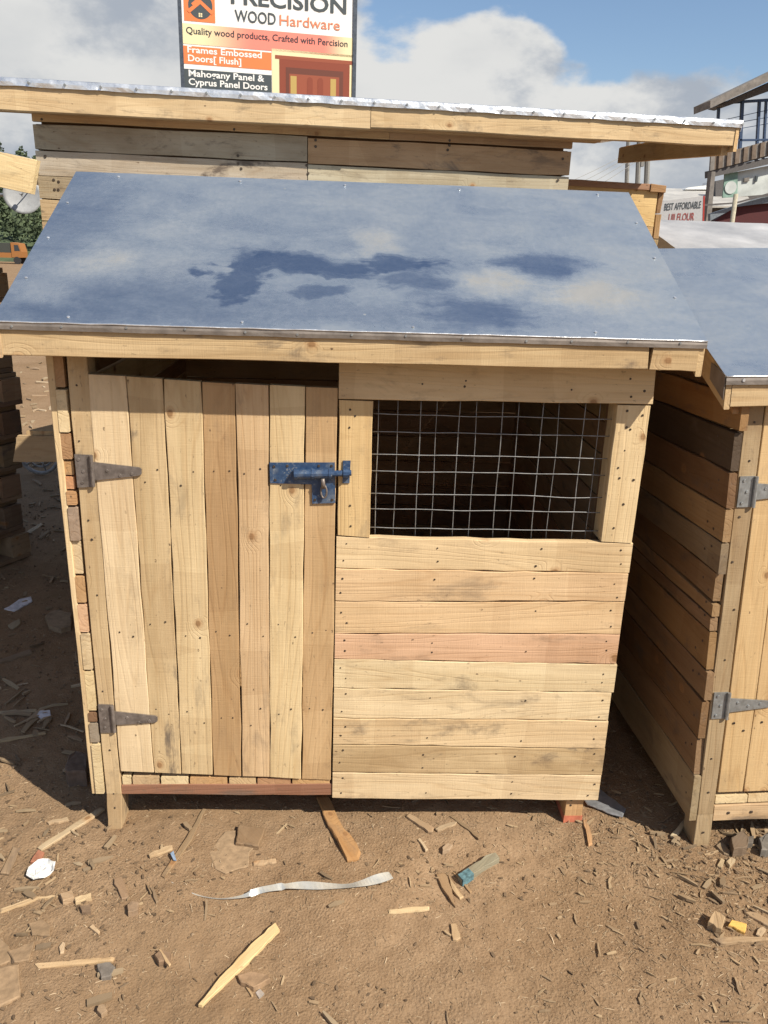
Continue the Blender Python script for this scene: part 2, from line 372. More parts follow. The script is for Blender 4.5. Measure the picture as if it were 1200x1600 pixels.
# door planks
top = [(136, 585), (197, 588), (255, 592), (315, 596), (368, 599), (420, 602), (477, 605), (529, 607)]
bot = [(188, 1205), (240, 1207), (284, 1209), (333, 1211), (378, 1213), (422, 1214), (471, 1217), (517, 1219)]
dc = [(CREAM, .15), (TAN, .9), (PALE, .25), (BROWN, .1), (TAN, .35), (PALE, .3), (ORANGE, .1)]
dm = MB()
pl_, pr_ = P(150, 690, .019), P(520, 700, .019)
dm.add(box(pl_.x+.01, pr_.x-.01, .0205, .038, .84, .91)); door = dm.build('door', WOOD, K, color=TAN)
MB().add(box(pl_.x+.01, pr_.x-.01, .0205, .038, .26, .33)).build('ledge', WOOD, door, color=TAN)
for i in range(7):
    dy = [0, .0015, .0005, .002, .001, .0, .002][i]
    col = {3: (.40, .26, .135), 6: (.47, .32, .17), 4: (.51, .37, .215)}.get(i, dc[i][0])
    j = random.uniform(-1.2, 1.2)
    o = slab('plank', q4(bot[i], bot[i+1], (top[i+1][0], top[i+1][1]+j), (top[i][0], top[i][1]+j), dy), BK, WOOD, door, jitc(col, .03), shrink=.0009, grime=dc[i][1], n=14, jit=.0014)
    for (za) in (745, 1120, 985):
        s = (za-596)/(1212-596); xa = top[i][0]+(bot[i][0]-top[i][0])*s; xb = top[i+1][0]+(bot[i+1][0]-top[i+1][0])*s
        for fx in (.3, .72): nail(P(xa+(xb-xa)*fx+random.uniform(-4, 4), za+random.uniform(-14, 14), dy))
# left corner: outer strip, the ends of the side planks, the post
slab('corner_strip', q4((143, 1240), (151, 1240), (82, 556), (71, 556), .002), (0, .07, 0), WOOD, K, jitc(PALE), shrink=.0004, n=8, grime=.1)
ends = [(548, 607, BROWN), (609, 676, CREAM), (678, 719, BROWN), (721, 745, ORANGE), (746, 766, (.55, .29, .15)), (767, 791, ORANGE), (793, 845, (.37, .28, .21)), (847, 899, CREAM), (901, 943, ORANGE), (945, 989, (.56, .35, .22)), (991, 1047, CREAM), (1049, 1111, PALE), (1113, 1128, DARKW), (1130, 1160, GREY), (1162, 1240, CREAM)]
def ex(y, a, b_): return a+(b_-a)*(y-600)/640.0
for (ya, yb, cc) in ends:
    zb_, zt_ = P(120, yb, 0).z, P(120, ya, 0).z; xa, xb = P(ex(yb, 86, 150), yb, 0).x, P(ex(yb, 102, 163), yb, 0).x
    fy = random.uniform(-.002, .006)
    q = [P(ex(yb, 86, 150), yb, fy), P(ex(yb, 102, 163), yb, fy), P(ex(ya, 102, 163), ya, fy), P(ex(ya, 86, 150), ya, fy)]
    # one full-depth side plank per end
    c0 = [(q[0].x, fy, zb_), (q[1].x, fy, zb_), (q[2].x, fy, zt_), (q[3].x, fy, zt_)]
    w = (Vector(c0[0])+Vector(c0[3]))/2; hx = abs(q[1].x-q[0].x)
    slab('side_plank', [(w.x, 1.22, zb_), (w.x, fy, zb_), (w.x, fy, zt_), (w.x, 1.22, zt_)], (hx, 0, 0), WOOD, K, jitc(cc), shrink=.0012, n=3, grime=.5)
slab('post', q4((166, 1240), (189, 1240), (136, 556), (103, 556), .001), (0, .05, 0), WOOD, K, jitc(TAN), n=8, grime=.55)
pb = [P(166, 1240, .001), P(189, 1240, .001)]
slab('leg', [(P(168, 1290, .001).x, .001, -.012), (P(190, 1290, .001).x, .001, -.012), (pb[1].x, .001, pb[1].z-.001), (pb[0].x, .001, pb[0].z-.001)], (0, .062, 0), WOOD, K, jitc(TAN), n=3, grime=.7)
for y_ in (602, 689, 813, 843, 930, 1080, 1172, 1240, 1262): nail(P(ex(y_, 118, 178)+random.uniform(-3, 3), y_, .001), .0026)
# right front section
RP = [(838, 849), (888, 896), (940, 940), (990, 991), (1030, 1038), (1075, 1083), (1122, 1126), (1163, 1170), (1207, 1212), (1248, 1251)]
rc = [(PALE, .3), (ORANGE, .35), (GOLD, .3), (PINK, .3), (CREAM, .6), (CREAM, .4), (PALE, .65), (TAN, 1.2), (CREAM, .4)]
rcx = {1: (.57, .41, .235), 2: (.585, .425, .245), 3: (.55, .355, .225)}
def xl_(y): return 530+(519-530)*(y-575)/673.0
def xr_(y): return 1025+(935-1025)*(y-583)/667.0
for i in range(9):
    (l0, r0), (l1, r1) = RP[i], RP[i+1]
    jx = random.uniform(-2.0, 1.5); dy = random.uniform(0, .0022)
    slab('front_plank', q4((xl_(l1), l1), (xr_(r1)+jx, r1), (xr_(r0)+jx, r0), (xl_(l0), l0), dy), BK, WOOD, K, jitc(rcx.get(i, rc[i][0]), .03), shrink=.0010, grime=rc[i][1], n=14, jit=.0014)
    for fx, px in ((.03, 0), (.965, 0), (.34, .33), (.68, .28)):
        for k in (.27, .72):
            if px and random.random() > px+.2: continue
            ya = l0+(l1-l0)*k; xx = xl_(ya)+(xr_(ya)-xl_(ya))*(fx+random.uniform(-.014, .014))
            nail(P(xx, ya+(r0-l0)*fx+random.uniform(-4, 4), dy), .0023)
slab('window_header', q4((529, 624), (1020, 632), (1026, 565), (530, 552), -.001), (0, .022, 0), WOOD, K, jitc(PALE, .02), shrink=.0006, grime=.35, n=9)
slab('window_post', q4((526.5, 836), (578, 840), (583.5, 627), (530, 625), 0), (0, .04, 0), WOOD, K, jitc(GOLD, .02), shrink=.0006, grime=.25, n=6)
slab('window_post', q4((938, 846), (988, 849), (1018, 634), (965, 633), 0), (0, .056, 0), WOOD, K, jitc(PALE, .02), shrink=.0006, grime=.1, n=6)
for p in ((547, 640), (555, 650), (546, 668), (547, 790), (548, 822), (985, 592), (986, 620), (1007, 611), (660, 600), (726, 604), (893, 609), (728, 595), (980, 642), (1004, 649), (979, 668), (985, 671), (976, 704), (966, 731), (968, 747), (990, 750), (974, 788), (959, 825)): nail(P(*p, -.001 if p[1] < 628 else 0), .0026)
# wire mesh
wm = MB()
vw = [(590, 0), (619, 1), (655, 0), (679, 1), (715, 0), (740, 1), (781, 0), (805, 1), (843, 0), (867, 1), (908, 0), (930, 1)]
for px, k in vw:
    x = P(px, 700, .03).x; pts = [(x+.0025*noise.noise(Vector((px, z*7, 0)))+(.0015 if k else -.001)*math.sin(z*9), .029+.004*noise.noise(Vector((px, z*9, 5))), z) for z in [.73+i*.031 for i in range(11)]]
    wm.tube(pts, .00105 if k == 0 else .0008, 5)
for py in (650, 677, 712, 738, 773, 797, 826):
    z = P(750, py, .03).z; pts = [(x, .0265+.003*noise.noise(Vector((x*5, py, 1))), z+.003*noise.noise(Vector((x*9, py, 3)))) for x in [.625+i*.0258 for i in range(21)]]
    wm.tube(pts, .00105, 5)
wm.build('wire_mesh', WIRE, K, smooth=True)
# floor planks' ends and the beam under the door
fx = [190, 206, 251, 296, 357, 401, 455, 517]
for i in range(7):
    c = q4((fx[i]+1, 1226), (fx[i+1]-1, 1227+i*.6), (fx[i+1]-1, 1213+i*.6), (fx[i]+1, 1212), .006)
    a, b2 = c[0], c[1]; zt_ = max(c[2].z, .122); zb_ = c[0].z
    slab('floor_plank', [(a.x, 1.15, zt_), (a.x, .006, zt_), (b2.x, .006, zt_), (b2.x, 1.15, zt_)], (0, 0, -(zt_-zb_)), WOOD, K, jitc([CREAM, TAN, CREAM, ORANGE, TAN, BROWN, ORANGE][i]), shrink=.0008, n=3, grime=.3)
slab('floor_plank', [(.575, 1.15, .121), (.575, .03, .121), (1.18, .03, .121), (1.18, 1.15, .121)], (0, 0, -.018), WOOD, K, TAN, n=3)
slab('floor_beam', q4((190, 1241), (519, 1243), (519, 1225), (190, 1227), .004), (0, .03, 0), WOOD, K, REDB, grime=.7, n=7)
slab('floor_beam', [(.03, .4, .078), (1.18, .4, .078), (1.18, .4, .102), (.03, .4, .102)], (0, .04, 0), WOOD, K, TAN)
slab('floor_beam', [(.03, 1.12, .078), (1.18, 1.12, .078), (1.18, 1.12, .102), (.03, 1.12, .102)], (0, .04, 0), WOOD, K, TAN)
a, b2 = P(880, 1290, .02), P(907, 1290, .02)
slab('leg', [(a.x, .02, -.012), (b2.x, .02, -.012), (b2.x, .02, .12), (a.x, .02, .12)], (0, .085, 0), WOOD, K, jitc(ORANGE, .02), n=3, grime=.1)
mesh('painted_leg_tip', *box(a.x-.0012, b2.x+.0012, .0188, .107, -.012, .0145), plain('faded_red_paint', (.50, .16, .09), .8), K)
for yy in (.06, .045): nail((a.x+.012, .02, yy), .003)
for x0 in (.03, 1.13): slab('leg', [(x0, 1.12, -.012), (x0+.045, 1.12, -.012), (x0+.045, 1.12, .12), (x0, 1.12, .12)], (0, .045, 0), WOOD, K, TAN, n=3)
# right side and back walls
z = .085
while z < 1.12:
    hgt = random.choice((.075, .09, .1)); zt_ = min(z+hgt, 1.14)
    if zt_-z < .02: break
    cc = random.choice((TAN, ORANGE, BROWN, PALE))
    slab('side_plank', [(1.197, .02, z), (1.197, 1.2025, z), (1.197, 1.2025, zt_), (1.197, .02, zt_)], (-.018, 0, 0), WOOD, K, jitc(BROWN, .2), shrink=.001, n=3, grime=.5)
    slab('back_plank', [(1.1965, 1.222, z), (.02, 1.222, z), (.02, 1.222, zt_), (1.1965, 1.222, zt_)], (0, -.018, 0), WOOD, K, jitc(BROWN, .2), shrink=.001, n=3, grime=.5)
    z = zt_+.001
for gx in (.024, 1.196):
    MB().poly([(gx, 1.24, 1.141), (gx, .0, 1.141), (gx, .0, 1.214), (gx, .477, 1.4665), (gx, 1.24, 1.192)], (.013 if gx < 1 else -.013, 0, 0)).build('gable_panel', WOOD, K, color=(.10, .06, .035))  # near-black colour puts the interior shade into the gable boards
slab('back_plank', [(1.18, 1.222, 1.1415), (.04, 1.222, 1.1415), (.04, 1.222, 1.205), (1.18, 1.222, 1.205)], (0, -.018, 0), WOOD, K, DARKW)  # coloured dark to stand for the unlit inside

slab('post', [(1.135, .058, .1), (1.18, .058, .1), (1.18, .058, 1.13), (1.135, .058, 1.13)], (0, .03, 0), WOOD, K, DARKW)  # inner post, its dark colour standing in for shade
# roof
XL, XR, YE, ZE, YR, ZR, YBK, ZBK = -.0639, 1.2567, -.08, 1.1749, .4774, 1.4695, 1.34, 1.16
fa = MB()
def fz(x): return 1.160+.004*x
L_ = [(XL+.004, -.078, 1.114), (P(1012, 578, -.078).x, -.078, 1.118), (P(1014, 546, -.078).x, -.078, 1.163), (XL+.004, -.078, 1.161)]
slab('fascia_board', L_, (0, .022, 0), WOOD, K, jitc(TAN, .02), n=12, jit=.0012, grime=.75)
x1 = P(1014, 578, -.08).x
slab('fascia_board', [(x1+.001, -.0795, 1.1175), (XR-.013, -.0795, 1.117), (XR-.013, -.0795, 1.163), (x1+.004, -.0795, 1.163)], (0, .022, 0), WOOD, K, jitc(TAN, .02), n=3, grime=.7)
sl_ = (ZR-ZE)/(YR-YE)
for xx, nm in ((XR-.0125, 1), (XL+.001, 0)):
    slab('barge_board', [(xx, YE+.001, 1.108), (xx, YR-.003, ZR-.075), (xx, YR-.003, ZR-.006), (xx, YE+.001, ZE-.009)], (.0115, 0, 0), WOOD, K, jitc(TAN), n=4, grime=.3)
    slab('barge_board', [(xx, YR+.003, ZR-.075), (xx, YBK, ZBK-.06), (xx, YBK, ZBK-.008), (xx, YR+.003, ZR-.006)], (.0115, 0, 0), WOOD, K, jitc(TAN), n=4, grime=.3)
for xr0 in (.2, .6, 1.0):
    slab('rafter', [(xr0, YE+.03, 1.125), (xr0, YR-.003, ZR-.055), (xr0, YR-.003, ZR-.012), (xr0, YE+.03, 1.172)], (.03, 0, 0), WOOD, K, (.06, .04, .025))  # rafters coloured almost black, shade under the roof painted in
def sheet(name, x0, x1, ya, za, yb, zb2, mat, parent, nx=34, ny=14, amp=.0016, seed=0, th=.0012, label=None):
    "thin folded metal sheet; object origin at its front left corner, local y up the slope"
    L = math.hypot(yb-ya, zb2-za); vs = []
    for j in range(ny+1):
        for i in range(nx+1):
            u = (x1-x0)*i/nx; w = L*j/ny
            e = min(1, 4*min(i/nx, 1-i/nx, j/ny, 1-j/ny)+.35)
            vs.append((u, w, amp*e*noise.noise(Vector((u*4, w*5, seed)))+amp*.35*noise.noise(Vector((u*14, w*12, seed+3)))))
    fs = [(j*(nx+1)+i, j*(nx+1)+i+1, (j+1)*(nx+1)+i+1, (j+1)*(nx+1)+i) for j in range(ny) for i in range(nx)]
    # underside + rim, on vertices of their own so that the sheet's shading stays clean
    o = len(vs); base_ = list(vs); vs += [(a_, b_, c_-th) for a_, b_, c_ in base_]; fs += [tuple(reversed([k+o for k in f])) for f in fs]; o3 = len(vs); vs += base_+[(a_, b_, c_-th) for a_, b_, c_ in base_]
    rim = [i for i in range(nx+1)]+[j*(nx+1)+nx for j in range(1, ny+1)]+[ny*(nx+1)+i for i in range(nx-1, -1, -1)]+[j*(nx+1) for j in range(ny-1, 0, -1)]
    for k in range(len(rim)):
        a_, b_ = rim[k]+o3, rim[(k+1) % len(rim)]+o3; fs.append((b_, a_, a_+o, b_+o))
    ey = Vector((0, yb-ya, zb2-za)).normalized(); ex_ = Vector((1, 0, 0)); ez = ex_.cross(ey)
    M = Matrix((ex_, ey, ez)).transposed().to_4x4(); M.translation = Vector((x0, ya, za))
    ob = mesh(name, vs, fs, mat, parent, M, smooth=False)
    for i_, p_ in enumerate(ob.data.polygons): p_.use_smooth = i_ < nx*ny
    if label: ob['label'] = label
    return ob
rs = sheet('roof_sheet', XL, XR, YE, ZE, YR, ZR, ROOF_MAIN, K, label='blue grey metal roof sheet with dust wiped off in dark smears')
sheet('roof_sheet', XL, XR, YR+.001, ZR-.0005, YBK, ZBK, ROOF, K, seed=4)  # unseen back slope, run deeper so its shadow reaches the pallet stack
def flap(x0, x1, y, z1, z0, parent, mat, name='folded_edge', n=60, seed=0, wav=.0012):
    vs = []
    for i in range(n+1):
        x = x0+(x1-x0)*i/n; w = wav*noise.noise(Vector((x*13, seed, 1))); w2 = wav*noise.noise(Vector((x*21, seed, 7)))
        vs += [(x, y+.0035, z1+.0006), (x, y-.0006+w*.5, z1-.0012+w2*.6), (x, y-.0022+w, (z1+z0)/2), (x, y-.0018+w2, z0+w*.9), (x, y-.0008+w2, z0+w*.9), (x, y+.0002, z1-.003)]
    fs = [(i*6+k, i*6+(k+1) % 6, (i+1)*6+(k+1) % 6, (i+1)*6+k) for i in range(n) for k in range(6)]
    fs += [tuple(range(5, -1, -1)), tuple(n*6+k for k in range(6))]
    ob = mesh(name, vs, fs, mat, parent, smooth=False); ob.data.materials.append(SHINY)
    for i_, p_ in enumerate(ob.data.polygons):
        if i_ < n*6 and i_ % 6 in (0, 5): p_.material_index = 1
    return ob
fl = flap(XL, XR, -.0815, ZE, 1.1605, K, FLAP)
def lip(x0, x1, y, z, parent, sd):
    n = 90; pts = [(x0+(x1-x0)*i/n, y+.0008*noise.noise(Vector((i*.35, sd, 0))), z+.0009*noise.noise(Vector((i*.3, sd, 5)))) for i in range(n+1)]
    MB().tube(pts, .0017, 6).build('rolled_edge', SHINY, parent, smooth=True)
lip(XL, XR, -.0825, ZE-.0004, K, 2)
fb = MB()
for i in range(13):
    x = XL+.03+i*.104+random.uniform(-.01, .01); fb.disc((x, -.0838, 1.167+random.uniform(-.002, .003)), (0, -1, 0), .0026, .0012, 8)
fb.build('roof_nails', HINGE_NEW, fl, kind='stuff')
rb = MB()
for i in range(5): rb.disc((.06+i*.29+random.uniform(-.06, .06), .61, .001), (0, 0, 1), .0035, .0015, 8)
for i in range(4): rb.disc((.13+i*.33+random.uniform(-.08, .08), .018, .001), (0, 0, 1), .003, .0012, 8)
for k in range(3): rb.disc((.02, .15+k*.16, .001), (0, 0, 1), .0032, .0012, 8); rb.disc((1.30, .15+k*.16, .001), (0, 0, 1), .0032, .0012, 8)
rb.build('roof_nails', SHINY, rs, kind='stuff')
# hinges and bolt
def hinge(parent, pl4, st4, mat, y=-.003, label=None, loc=lambda a, b_, yy: V(a, b_, yy)):
    h = MB(); T = (0, .0028, 0)
    h.poly([loc(*p, y) for p in pl4], T)
    tip = st4; h.poly([loc(*p, y-.0012) for p in tip], (0, .003, 0))
    kx = (pl4[1][0]+pl4[2][0])/2; t0 = loc(pl4[2][0]-1, pl4[2][1]+1, y-.003); t1 = loc(pl4[1][0]-1, pl4[1][1]-1, y-.003)
    h.tube([t0, t0.lerp(t1, .5), t1], .0042, 8)
    o = h.build('hinge', mat, parent); s = MB()
    cx = [(pl4[0][0]*.7+pl4[1][0]*.3, pl4[0][1]-8), (pl4[3][0]*.75+pl4[2][0]*.25, pl4[3][1]+8), ((pl4[0][0]+pl4[2][0])/2-2, (pl4[0][1]+pl4[2][1])/2)]
    for p in cx: s.disc(loc(*p, y), (0, -1, 0), .0034, .0016, 8)
    L0 = ((tip[0][0]+tip[-1][0])/2, (tip[0][1]+tip[-1][1])/2); L1 = ((tip[1][0]+tip[2][0])/2, (tip[1][1]+tip[2][1])/2)
    for f, dyy in ((.3, -3), (.58, 3), (.83, -1)): s.disc(loc(L0[0]+(L1[0]-L0[0])*f, L0[1]+(L1[1]-L0[1])*f+dyy, y-.0012), (0, -1, 0), .0034, .0016, 8)
    s.build('screws', mat, o, kind='stuff')
    return o
hinge(K, [(121, 762), (147, 761), (143, 711), (116, 710)], [(146, 751), (216, 743.5), (221, 741), (221, 733), (217, 730.5), (144, 722)], HINGE_OLD)
hinge(K, [(157, 1145), (180, 1145), (176, 1102), (153, 1101)], [(180, 1133), (243, 1129), (246, 1127), (246, 1121), (243, 1119), (178, 1112)], HINGE_OLD)
bl = MB()
bl.poly([P(x, y, -.0035) for x, y in [(422, 755), (487, 757), (488, 787), (524, 786), (523, 723), (421, 723)]], (0, .003, 0))
bolt = bl.build('door_bolt', BLUE, K)
r0, r1 = P(459, 741, -.012), P(519, 740, -.012)
bb = MB(); bb.tube([r0, r0.lerp(r1, .5), r1], .0095, 12)
for f in (.05, .5, .95):
    c_ = r0.lerp(r1, f); bb.tube([c_-Vector((.003, 0, 0)), c_+Vector((.003, 0, 0))], .0108, 12)
bb.add(box(r0.x+.002, r1.x-.002, -.012, -.0037, r0.z-.009, r0.z+.009)); bb.build('barrel', BLUE, bolt)
e0 = P(549, 739, -.011)
MB().tube([r1, r1.lerp(e0, .5), e0], .0062, 10).build('bolt_rod', BLUE, bolt, smooth=False)
kb = MB(); kb.poly([P(x, y, -.003) for x, y in [(535, 755), (546, 755), (548, 720), (536, 720)]], (0, .0025, 0))
c_ = P(541, 739.5, -.011); kb.tube([c_-Vector((.006, 0, 0)), c_+Vector((.006, 0, 0))], .0095, 10); kb.build('bolt_keeper', BLUE, bolt)
sp2 = MB(); ce = P(506, 768, -.011)
sp2.tube([ce+Vector((.006*math.sin(w), -.003*math.cos(w*.5), .014*math.cos(w))) for w in [i*math.pi/6 for i in range(13)]], .0021, 6)
sp2.tube([P(504, 748, -.018), P(505, 757, -.016), P(506, 762, -.012)], .0045, 7)
sp2.build('hasp_ring', HINGE_OLD, bolt, smooth=True)
for px, py in ((428, 729), (449, 728), (498, 728), (518, 728), (430, 750), (492, 781), (519, 781)): nails.disc(P(px, py, -.0035), (0, -1, 0), .003, .0015, 8)
nails.build('nails', NAIL, K, kind='stuff')

# ------------------------------------------------------------------ right neighbour kennel
NK = thing('pallet_wood_kennel', 'kennel cut off by the right edge, with dark side wall and grey hinges', 'kennel', (1.4228, -.0645, -.018), (-.035, -.039, .008))
nn = MB()
def nn_nail(p, r=.003, nrm=(0, -1, 0)): nn.disc(Vector(p)+Vector(nrm)*.0004, nrm, r*random.uniform(.8, 1.2), .0009)
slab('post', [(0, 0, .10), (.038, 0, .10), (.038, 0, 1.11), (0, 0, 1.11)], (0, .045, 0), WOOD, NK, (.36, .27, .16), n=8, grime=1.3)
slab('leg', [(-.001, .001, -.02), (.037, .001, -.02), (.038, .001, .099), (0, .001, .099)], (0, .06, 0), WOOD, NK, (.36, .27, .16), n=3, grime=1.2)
for z in (.16, .25, .37, .5, .62, .73, .83, .95, 1.03, .05): nn_nail((random.uniform(.008, .03), 0, z))
dr = MB(); dr.add(box(.05, .56, .0195, .038, .84, .9)); ndoor = dr.build('door', WOOD, NK, color=TAN); MB().add(box(.05, .56, .0195, .038, .30, .36)).build('ledge', WOOD, ndoor, color=TAN)
x = .041
for i, wd in enumerate((.062, .072, .07, .075, .068, .074, .07)):
    slab('plank', [(x, .001, .158), (x+wd, .001, .158), (x+wd, .001, 1.075), (x, .001, 1.075)], BK, WOOD, ndoor, jitc(GOLD if i != 2 else ORANGE, .05), shrink=.0008, n=8, grime=.12)
    for zz in (.33, .87): nn_nail((x+wd*.3, .001, zz+.01)); nn_nail((x+wd*.7, .001, zz-.01))
    x += wd
for i in range(5): slab('floor_plank', [(.04+i*.08, .9, .145), (.04+i*.08, .004, .145), (.117+i*.08, .004, .145), (.117+i*.08, .9, .145)], (0, 0, -.02), WOOD, NK, jitc(PALE), n=3)
slab('floor_beam', [(.04, .002, .078), (.56, .002, .078), (.56, .002, .120), (.04, .002, .120)], (0, .03, 0), WOOD, NK, jitc(TAN), n=6, grime=.8)
for i in range(4): nn_nail((.075+i*.055, .002, .10), .0036)
for i, (z0, z1, cc) in enumerate(((.09, .165, PALE), (.166, .245, CREAM), (.246, .32, TAN), (.321, .40, CREAM), (.401, .48, PALE), (.481, .56, TAN), (.561, .64, PALE), (.641, .74, GOLD), (.741, .84, PALE), (.841, .94, TAN), (.941, 1.03, ORANGE), (1.031, 1.12, PALE))):
    slab('front_plank', [(.565, .001, z0), (1.2, .001, z0), (1.2, .001, z1), (.565, .001, z1)], BK, WOOD, NK, jitc(cc), shrink=.0008, n=4)
    slab('back_plank', [(1.18, .93, z0), (.0, .93, z0), (.0, .93, z1), (1.18, .93, z1)], (0, -.018, 0), WOOD, NK, jitc(cc), shrink=.0008, n=3)
    slab('side_plank', [(1.2, .02, z0), (1.2, .91, z0), (1.2, .91, z1), (1.2, .02, z1)], (-.018, 0, 0), WOOD, NK, jitc(cc), shrink=.0008, n=3)
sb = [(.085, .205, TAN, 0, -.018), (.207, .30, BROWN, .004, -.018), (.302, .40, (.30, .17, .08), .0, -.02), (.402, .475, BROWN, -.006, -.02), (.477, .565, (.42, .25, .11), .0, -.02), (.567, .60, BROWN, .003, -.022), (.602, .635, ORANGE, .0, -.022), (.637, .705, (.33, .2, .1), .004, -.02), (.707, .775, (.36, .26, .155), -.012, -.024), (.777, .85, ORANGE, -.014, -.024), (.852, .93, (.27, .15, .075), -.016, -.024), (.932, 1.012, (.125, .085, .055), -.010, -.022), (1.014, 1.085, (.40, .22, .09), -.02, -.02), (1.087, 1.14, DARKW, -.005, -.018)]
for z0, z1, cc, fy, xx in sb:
    slab('side_plank', [(xx, .93, z0), (xx, fy, z0), (xx, fy+random.uniform(-.003, .003), z1), (xx, .93, z1)], (.0165, 0, 0), WOOD, NK, (cc[0]*.66, cc[1]*.70, cc[2]*.74), shrink=.0010, n=8, jit=.0022, grime=.6)  # colours scaled down, the side wall's shade worked into the boards
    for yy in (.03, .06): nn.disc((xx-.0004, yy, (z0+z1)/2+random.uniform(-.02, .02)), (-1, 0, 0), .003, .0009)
slab('gable_panel', [(-.012, .95, 1.12), (-.012, 0.0, 1.12), (-.012, .47, 1.345), (-.012, .53, 1.345)], (.015, 0, 0), WOOD, NK, BROWN)
nxl, nxr, nye, nze, nyr, nzr = -.062, 1.25, -.035, 1.128, .50, 1.380
slab('fascia_board', [(nxl+.012, nye+.001, 1.068), (nxr, nye+.001, 1.068), (nxr, nye+.001, 1.113), (nxl+.012, nye+.001, 1.113)], (0, .022, 0), WOOD, NK, jitc(TAN, .02), n=9, grime=.5)
slab('barge_board', [(nxl, nyr, nzr-.065), (nxl, nye+.002, 1.062), (nxl, nye+.002, nze-.004), (nxl, nyr, nzr-.004)], (.0115, 0, 0), WOOD, NK, jitc(TAN), n=4, grime=.3)
slab('barge_board', [(nxl, 1.03, 1.07), (nxl, nyr+.002, nzr-.065), (nxl, nyr+.002, nzr-.004), (nxl, 1.03, 1.12)], (.0115, 0, 0), WOOD, NK, jitc(TAN), n=4, grime=.3)
slab('rafter', [(nxl+.03, nyr, nzr-.075), (nxl+.03, nye+.024, 1.05), (nxl+.03, nye+.024, 1.10), (nxl+.03, nyr, nzr-.02)], (.022, 0, 0), WOOD, NK, jitc(BROWN), n=3)
sheet('roof_sheet', nxl-.004, nxr, nye-.002, nze, nyr, nzr, ROOF, NK, seed=9)
sheet('roof_sheet', nxl-.004, nxr, nyr+.001, nzr-.0005, 1.04, 1.125, ROOF, NK, seed=12)
nf = flap(nxl-.004, nxr, nye-.003, nze, 1.111, NK, FLAP, seed=5)
lip(nxl-.004, nxr, nye-.004, nze-.0004, NK, 6)
nb = MB()
for i in range(6): nb.disc((nxl+.03+i*.07, nye-.005, 1.12), (0, -1, 0), .0035, .0016, 8)
nb.build('roof_nails', SHINY, nf, kind='stuff')
ef = MB(); ef.poly([(nxl-.0055, .03, 1.115), (nxl-.0055, nye-.001, 1.082), (nxl-.0055, nye-.001, 1.13), (nxl-.0055, .03, 1.148)], (.0012, 0, 0)); ef.build('folded_corner', FLAP, NK)
def nloc(a, b_, yy): return Vector((a, yy, b_))
def hinge_n(z):
    h = MB(); h.poly([(0.004, -.003, z-.033), (.036, -.003, z-.033), (.036, -.003, z+.033), (.004, -.003, z+.033)], (0, .003, 0))
    h.poly([(.038, -.0035, z-.018), (.135, -.0035, z-.008), (.142, -.0035, z-.004), (.142, -.0035, z+.004), (.135, -.0035, z+.008), (.038, -.0035, z+.018)], (0, .003, 0))
    h.tube([(.037, -.006, z-.033), (.037, -.006, z), (.037, -.006, z+.033)], .0042, 8)
    o = h.build('hinge', HINGE_NEW, NK); s = MB()
    for p in ((.013, z+.024), (.013, z-.024), (.021, z), (.06, z+.006), (.085, z-.003), (.112, z+.002)): s.disc((p[0], -.0035, p[1]), (0, -1, 0), .0034, .0016, 8)
    s.build('screws', HINGE_NEW, o, kind='stuff')
hinge_n(.885); hinge_n(.388)
nn.build('nails', NAIL, NK, kind='stuff')
for x0 in (0.0, 1.15): slab('leg', [(x0, .88, -.01), (x0+.045, .88, -.01), (x0+.045, .88, .09), (x0, .88, .09)], (0, .045, 0), WOOD, NK, TAN, n=3)
slab('leg', [(1.15, .001, -.02), (1.195, .001, -.02), (1.195, .001, .09), (1.15, .001, .09)], (0, .045, 0), WOOD, NK, TAN, n=3)

# ------------------------------------------------------------------ wide shelter behind
YS = math.radians(5)
S = thing('wide_pallet_shed', 'wide grey plank shed behind the middle kennel with a flat overhanging metal roof', 'shed', (.6, 1.3, 0), (0, 0, YS))
# local: x right, y back, z up.  eave x from -1.75 to 1.335
EXL, EXR = -1.6, 1.337
slab('fascia_board', [(EXL, 0, 1.692), (.044, 0, 1.692), (.044, 0, 1.762), (EXL, 0, 1.762)], (0, .03, 0), WOOD, S, (.55, .42, .25), n=9, grime=.6, jit=.002)
slab('fascia_board', [(.046, .001, 1.698), (EXR-.014, .001, 1.698), (EXR-.014, .001, 1.760), (.046, .001, 1.764)], (0, .03, 0), WOOD, S, (.57, .43, .25), n=9, grime=.6, jit=.002)
slab('barge_board', [(EXR-.0135, -.002, 1.680), (EXR-.0135, 1.0, 1.742), (EXR-.0135, 1.0, 1.80), (EXR-.0135, -.002, 1.765)], (.0125, 0, 0), WOOD, S, jitc(GOLD), n=6, grime=.2)
slab('rafter', [(EXR-.04, .032, 1.672), (EXR-.04, .95, 1.727), (EXR-.04, .95, 1.79), (EXR-.04, .032, 1.75)], (.025, 0, 0), WOOD, S, jitc(GOLD), n=5)
slab('soffit_plank', [(-1.2, .031, 1.693), (.85, .031, 1.693), (.85, .088, 1.694), (-1.2, .088, 1.694)], (0, 0, .02), WOOD, S, jitc(ORANGE), n=6)
sheet('roof_sheet', EXL, EXR+.002, -.004, 1.779, 1.3, 1.852, SHINY, S, nx=40, ny=8, amp=.003, seed=21)
sfl = flap(EXL, EXR+.003, -.006, 1.781, 1.7575, S, SHINY, n=150, seed=3, wav=.0035)
sd = MB(); sd.poly([(EXR+.0022, -.006, 1.745), (EXR+.0022, .5, 1.79), (EXR+.0022, .5, 1.808), (EXR+.0022, -.006, 1.781)], (-.0012, 0, 0)); sd.build('folded_edge', SHINY, S)
sn = MB()
for i in range(28): sn.disc((EXL+.05+i*.107, -.011, 1.768), (0, -1, 0), .0045, .003, 7)
